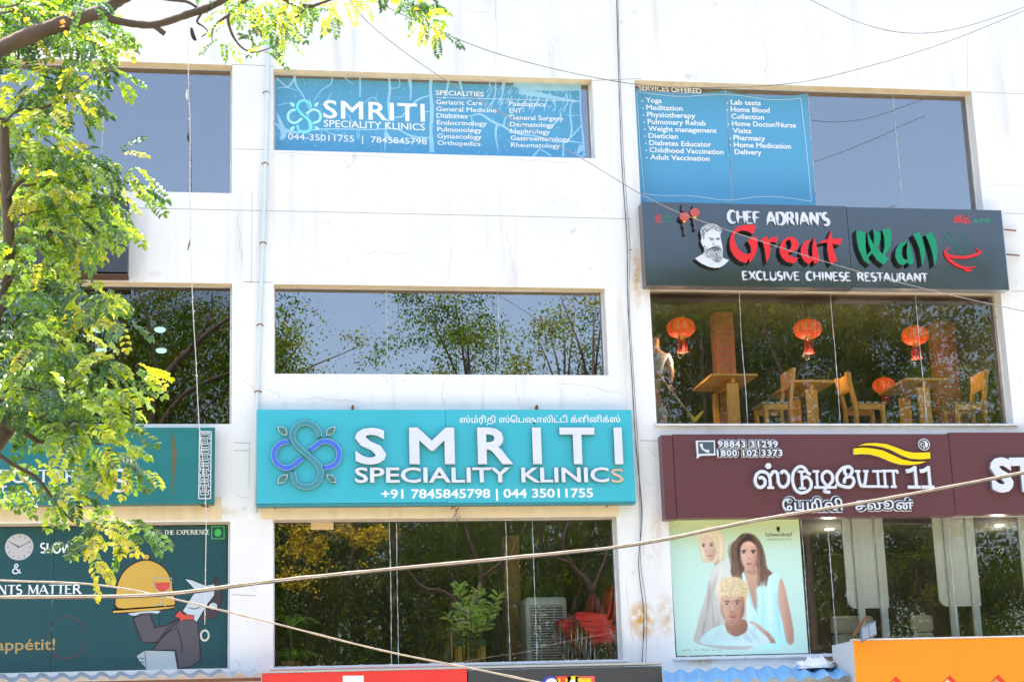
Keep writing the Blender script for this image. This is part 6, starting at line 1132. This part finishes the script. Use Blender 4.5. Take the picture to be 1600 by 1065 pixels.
def plant(px, py, y, h, n, kind, label, tones):
    q = W(px, py, y); t = thing('potted_plant', (q[0], y, ZC), label, 'plant'); MB().lathe((q[0], y, ZC), [(0, 0), (.10, 0), (.14, .22), (.13, .22), (.12, .18), (0, .18)], 18).build('pot', mat('terracotta', (.35, .14, .07), .8), t); Lf = Leaves(); m_ = MB()
    if kind == 'strap':
        for cz, nn in ((ZC+.2, n), (ZC+.2+h*.55, n//2)):
            for _ in range(nn):
                a = RS.uniform(0, 2*math.pi); d = np.array((math.cos(a), math.sin(a)*.5, 1.1)); p = np.array((q[0], y, cz)); c_ = np.array(tones[RS.randint(len(tones))])
                for k_ in range(5): Lf.leaf(p, d, np.array((0, -.3, 1.)), .11, .032*(1-.15*k_), c_, .1); p = p+d/np.linalg.norm(d)*.085; d = d+(0, 0, -.42)
        m_.tube([(q[0], y, ZC+.18), (q[0], y, ZC+.2+h*.55)], .014, 6)
    else:
        for _ in range(n):
            a = RS.uniform(0, 2*math.pi); tip = np.array((q[0]+math.cos(a)*RS.uniform(.1, .42), y+math.sin(a)*.25, q[2]+RS.uniform(-.05, h))); b0 = np.array((q[0], y, ZC+.18)); P = smooth([tuple(b0), tuple(b0*.4+tip*.6+(0, 0, .05)), tuple(tip)], 6, False); m_.tube(P, .006, 5)
            for k_ in range(5, len(P)):
                for sg in (-1, 1): Lf.leaf(np.array(P[k_]), np.array((sg*.9, -.2, .5))+RS.randn(3)*.4, np.array((0, -1., .6)), .13, .05, np.array(tones[RS.randint(len(tones))]))
    m_.build('stem', M['bark'], t); Lf.build('leaves', M['leafi'], t, kind='stuff')
plant(455, 1000, .45, .8, 46, 'strap', 'strappy green plant low in the left corner of the cafe window', [(.16, .36, .05), (.24, .46, .07), (.1, .26, .05)])
plant(738, 965, .6, .45, 15, 'twig', 'tall light green leafy plant in the middle of the cafe window', [(.3, .48, .1), (.42, .58, .18), (.2, .36, .07)])
q = [W(*p_, GY-.008) for p_ in ((486, 815.5), (521, 815.5), (521, 827), (486, 827))]; MB().prism([(p_[0], p_[2]) for p_ in q], GY-.009, GY-.0065).build('taped_card', mat('manila_card', (.62, .48, .24), .7), None, 'small buff card taped to the top left of the cafe window', 'card')
# ------------------------------------------------------------------ salon interior
ZS = fl_z('lr')
def hexr(x0, x1, zt, zb, r, tilt=0):
    P = [(x0, zt), (x1, zt), (x1, zb)]
    return P+[(x0+r-r*math.sin(a), zb+r-r*math.cos(a)) for a in np.linspace(0, math.pi/2, 7)]
for i, (a0, a1, yb_, lab) in enumerate(((1320, 1384, 950, 'left white panel with a rounded corner standing in the salon window'), (1463, 1527, 947, 'middle white panel with a rounded corner standing in the salon window'), (1597, 1661, 944, 'white salon panel cut off by the right edge of the photo'))):
    y_ = .32; a, b = W(a0, 880, y_), W(a1, 880, y_); zb = W(a0, yb_, y_)[2]; t = thing('mirror_panel', ((a[0]+b[0])/2, y_, ZS), lab, 'panel', 'white mirror station panels in the salon')
    MB().prism(hexr(a[0], b[0], OP['lr'][3]+.0, zb, .12), y_, y_+.03).build('board', M['panelw'], t)
    for f_ in (.30, .85): x = a[0]+(b[0]-a[0])*f_; MB().box(x-.055, x+.045, y_-.06, y_-.004, ZS, OP['lr'][3]+.01).build('post', M['panelw'], t, bevel=.008)
def schair(px0, px1, pyt, y, lab):
    a, b = W(px0, pyt, y), W(px1, pyt, y); xm_ = (a[0]+b[0])/2; hw = (b[0]-a[0])/2; t = thing('salon_chair', (xm_, y, ZS), lab, 'chair', 'beige salon chairs')
    zt = a[2]; MB().box(a[0], b[0], y, y+.12, zt-.24, zt).build('backrest', M['beige'], t, bevel=.05); MB().box(a[0]+.02, b[0]-.01, y+.005, y+.125, zt-.50, zt-.245).build('lower_backrest', M['beige'], t, bevel=.04)
    MB().box(a[0], b[0], y+.15, y+.6, zt-.62, zt-.5).build('seat', M['beige'], t, bevel=.04)
    for xx in (a[0]-.05, b[0]+.01): MB().box(xx, xx+.05, y+.1, y+.55, zt-.4, zt-.34).build('armrest', M['dseal'], t)
    MB().lathe((xm_, y+.35, ZS-.0), [(0, .02), (.2, .02), (.2, 0)], 16).build('base_disc', M['silver'], t)
schair(1299, 1366, 962, .5, 'beige salon chair between the poster and the first white panel'); schair(1425, 1459, 960, .8, 'smaller beige salon chair between the two white panels')
for px, py, yv, lab in ((1296, 826, 1.2, 'small round ceiling light left of the first white panel'), (1561, 820, 1.6, 'small round ceiling light right of the middle white panel')):
    q = W(px, py, yv); z_ = OP['lr'][3]+.016; t = W(px, py, yv); d_ = t-CAM; s_ = (z_-CAM[2])/d_[2]; q = CAM+d_*s_
    if q[1] < .5 or q[1] > 4: q = np.array((q[0], 1.2, z_))
    MB().lathe((q[0], q[1], z_), [(.0, -.012), (.06, -.012), (.07, -.001)], 18).build('ceiling_light', mat('lamp_glow', (1, .9, .7), .5, emit=(1, .85, .55), estr=3) if 'lamp_glow' not in bpy.data.materials else bpy.data.materials['lamp_glow'], None, lab, 'light', 'small round ceiling lights')
for px, yv in ((1296, 1.6), (1561, 1.6)):
    q = W(px, 830, yv); pl_ = bpy.data.lights.new('ceiling_light_glow', 'POINT'); pl_.energy = 6; pl_.color = (1, .85, .65); pl_.shadow_soft_size = .06; po_ = bpy.data.objects.new('ceiling_light_glow', pl_); COL.objects.link(po_); po_.location = (q[0], q[1], OP['lr'][3]-.3)
# pale discs in the left middle window
zc = OP['ml'][3]+.012
for px, py, lab in ((250, 515, 'upper right of the four oval ceiling lights in the left middle window'), (252, 547.5, 'lower right of the four oval ceiling lights in the left middle window'), (158, 547.5, 'lower left of the four oval ceiling lights in the left middle window'), (153, 515, 'upper left of the four oval ceiling lights, touching the leaves')):
    d_ = W(px, py, 0)-CAM; q = CAM+d_*((zc-CAM[2])/d_[2])
    MB().lathe(q, [(0, -.012), (.075, -.012), (.085, .004)], 18, sy=1.8).build('ceiling_light', mat('disc_glow', (.6, .9, .8), .5, emit=(.6, .95, .8), estr=.8) if 'disc_glow' not in bpy.data.materials else bpy.data.materials['disc_glow'], None, lab, 'light', 'oval ceiling lights in the left middle window')

# ------------------------------------------------------------------ awning signs and roofs at the bottom
Y = -.75
rsn = thing('lower_fascia_sign', tuple(W(720, 1130, Y)), 'red and black fascia sign with silver trim below the cafe window', 'sign')
_, Ra = panel(rsn, 'panel', (410, 1050), (731, 1045.5), (409, 1180), (731, 1180), Y, -.05, mat('red_flex', (.80, .045, .035), .35)); _, Rb_ = panel(rsn, 'panel', (732.5, 1045.5), (1037, 1040.5), (733, 1180), (1038, 1180), Y, -.05, mat('black_flex', (.05, .05, .052), .4))
MB().box(Ra[0]-.01, Rb_[1]+.01, Y-.008, Y+.2, Ra[3]+.002, Ra[3]+.03).box(Ra[0]-.012, Ra[0]-.002, Y-.008, Y+.1, Ra[2], Ra[3]).build('trim', M['silver'], rsn)
put(rsn, 'lettering', 'The', (536, 1100), (600, 1099), 42, Y-.004, M['whitep'], bold=.05)
for ch, x_, w_, bgc, fg in (('C', 845, 30, (.05, .05, .4), (.8, .75, .7)), ('H', 868, 24, (.75, .08, .04), (.9, .6, .0)), ('i', 886, 18, (.75, .7, .03), (.85, .85, .8)), ('T', 899, 30, (.75, .12, .08), (.9, .6, .02))):
    m_ = MB(); P = xz([(x_, 1056), (x_+w_, 1055), (x_+w_+2, 1095), (x_+1, 1096)], Y-.003) if ch != 'C' else xz([(x_+15+15*math.cos(a), 1071+16*math.sin(a)) for a in np.linspace(0, 6.28, 20)[:-1]], Y-.003)
    m_.prism(P, Y-.005, Y-.002).build('letter_tile', mat('tile_'+ch, bgc, .4), rsn); put(rsn, 'letter', ch, (x_+5, 1090), (x_+w_-4, 1090), 30, Y-.008, mat('tile_letter_'+ch, fg, .4), bold=.03)
Y = -1.1
osn = thing('food_sign', tuple(W(1470, 1130, Y)), 'bright orange food sign box below the salon window', 'sign')
_, Ro = panel(osn, 'panel', (1337, 1001.5), (1760, 990), (1342, 1180), (1770, 1180), Y, -.3, mat('orange_flex', (.90, .30, .01), .35, var=.25, vscale=.6), mat('grey_side', (.55, .55, .54), .6))
MB().box(Ro[0]-.004, Ro[1], Y-.01, Y+.1, Ro[3]+.002, Ro[3]+.022).build('trim', M['sill'], osn)
for cx, cy, wd_ in ((1398, 1086, 1), (1482, 1084, 1), (1558, 1083, 1)):
    m_ = MB(); m_.prism(xz([(cx-30, cy), (cx+2, cy-30), (cx+36, cy+5), (cx+4, cy+36)], Y-.003), Y-.004, Y-.002, 0); m_.prism(xz([(cx-26, cy+1), (cx-2, cy-24), (cx+12, cy-12), (cx-8, cy+10)], Y-.005), Y-.006, Y-.005, 1); m_.build('food_box_print', [mat('red_box', (.75, .04, .01), .4), mat('food_tone', (.62, .30, .12) if cx != 1482 else (.7, .6, .3), .6, var=.6, vscale=30)], osn)
flt = thing('flood_light', tuple(W(1357, 1000, Y-.1)), 'small grey flood light tilted on a rusty arm at the corner of the orange sign', 'light')
P = [W(*p_, Y-.15) for p_ in ((1344, 980), (1367, 969), (1369, 991), (1346, 1003))]; c0 = np.mean(P, 0); ax = ((P[1]-P[0])+(P[2]-P[3]))/4; az = ((P[0]-P[3])+(P[1]-P[2]))/4; m_ = MB().obox(c0, ax, (0, .03, 0), az).build('housing', mat('grey_metal', (.16, .2, .26), .4, .4), flt, bevel=.006)
for sg in (-.48, .48): MB().obox(c0+ax*sg+(0, -.032, 0), ax*.42, (0, .002, 0), az*.78).build('lens', mat('lens_grey', (.28, .34, .42), .2), flt)
MB().bar(W(1334, 992, Y-.1), W(1352, 964, Y-.1), .03, .03).build('arm', M['rust'], flt)
def corrugated(name, a, b, c_, d, mm, pitch, amp, label, under=None):
    # a,b: rear edge left/right, c,d: front edge left/right (world)
    a, b, c_, d = [np.array(q, float) for q in (a, b, c_, d)]; L_ = np.linalg.norm(b-a); n = max(8, int(L_/pitch)*6); m_ = MB(); vs_ = []
    for i in range(n+1):
        t = i/n; z = amp*math.cos(2*math.pi*t*L_/pitch); z = max(min(z*1.6, amp), -amp)
        vs_ += [a*(1-t)+b*t+(0, 0, z), c_*(1-t)+d*t+(0, 0, z)]
    m_.add(vs_, [(2*i, 2*i+1, 2*i+3, 2*i+2) for i in range(n)]); o_ = m_.build(name, mm, None, label, 'roof'); s_ = o_.modifiers.new('solid', 'SOLIDIFY'); s_.thickness = .006; return o_
def W2(px, py, y): return W(px, py, y)
corrugated('blue_awning', W(1036, 1048, -.05), W(1312, 1037, -.05), W(1036, 1066, -1.0), W(1330, 1056, -1.0), mat('blue_sheet', (.16, .42, .70), .4, var=.3, spots=.3, dcol=(.3, .2, .12)), .235, .022, 'blue corrugated awning sheet under the salon poster')
corrugated('grey_awning', W(-60, 1056, -.02), W(405, 1046, -.02), W(-60, 1064, -.6), W(408, 1052, -.6), mat('zinc_sheet', (.5, .52, .55), .35, .3, var=.3), .24, .022, 'grey corrugated awning sheet under the painted mural')
a, b = W(-60, 1066, -.6), W(420, 1054, -.6); MB().box(a[0], b[0], -.62, -.56, a[2]-.06, a[2]-.02).build('awning_beam', M['rust'], None, 'rusty brown beam along the front of the grey awning', 'beam')
a, b = W(1036, 1070, -.9), W(1330, 1060, -.9); MB().box(a[0], b[0], -.95, -.88, a[2]-.1, a[2]-.04).build('awning_beam', M['rust'], None, 'rusty beam under the front of the blue awning', 'beam')
m_ = MB(); q = W(1276, 1034, -.35)
n1, n2 = 16, 10; vs_ = []
for i in range(n2+1):
    for k_ in range(n1): a = 2*math.pi*k_/n1; f_ = math.cos(i/n2*math.pi/2); vs_.append((q[0]+.27*f_*math.cos(a)*(1+.15*RS.randn()), q[1]+.16*f_*math.sin(a)*(1+.1*RS.randn()), q[2]-.08+.12*math.sin(i/n2*math.pi/2)*(1+.25*RS.randn())))
m_.add(vs_, [(i*n1+k_, i*n1+(k_+1) % n1, (i+1)*n1+(k_+1) % n1, (i+1)*n1+k_) for i in range(n2) for k_ in range(n1)], 0, True).build('crumpled_sack', mat('white_plastic_sack', (.78, .78, .76), .6, bump=.6, bscale=12), None, 'crumpled white plastic sack lying on the blue awning', 'sack')
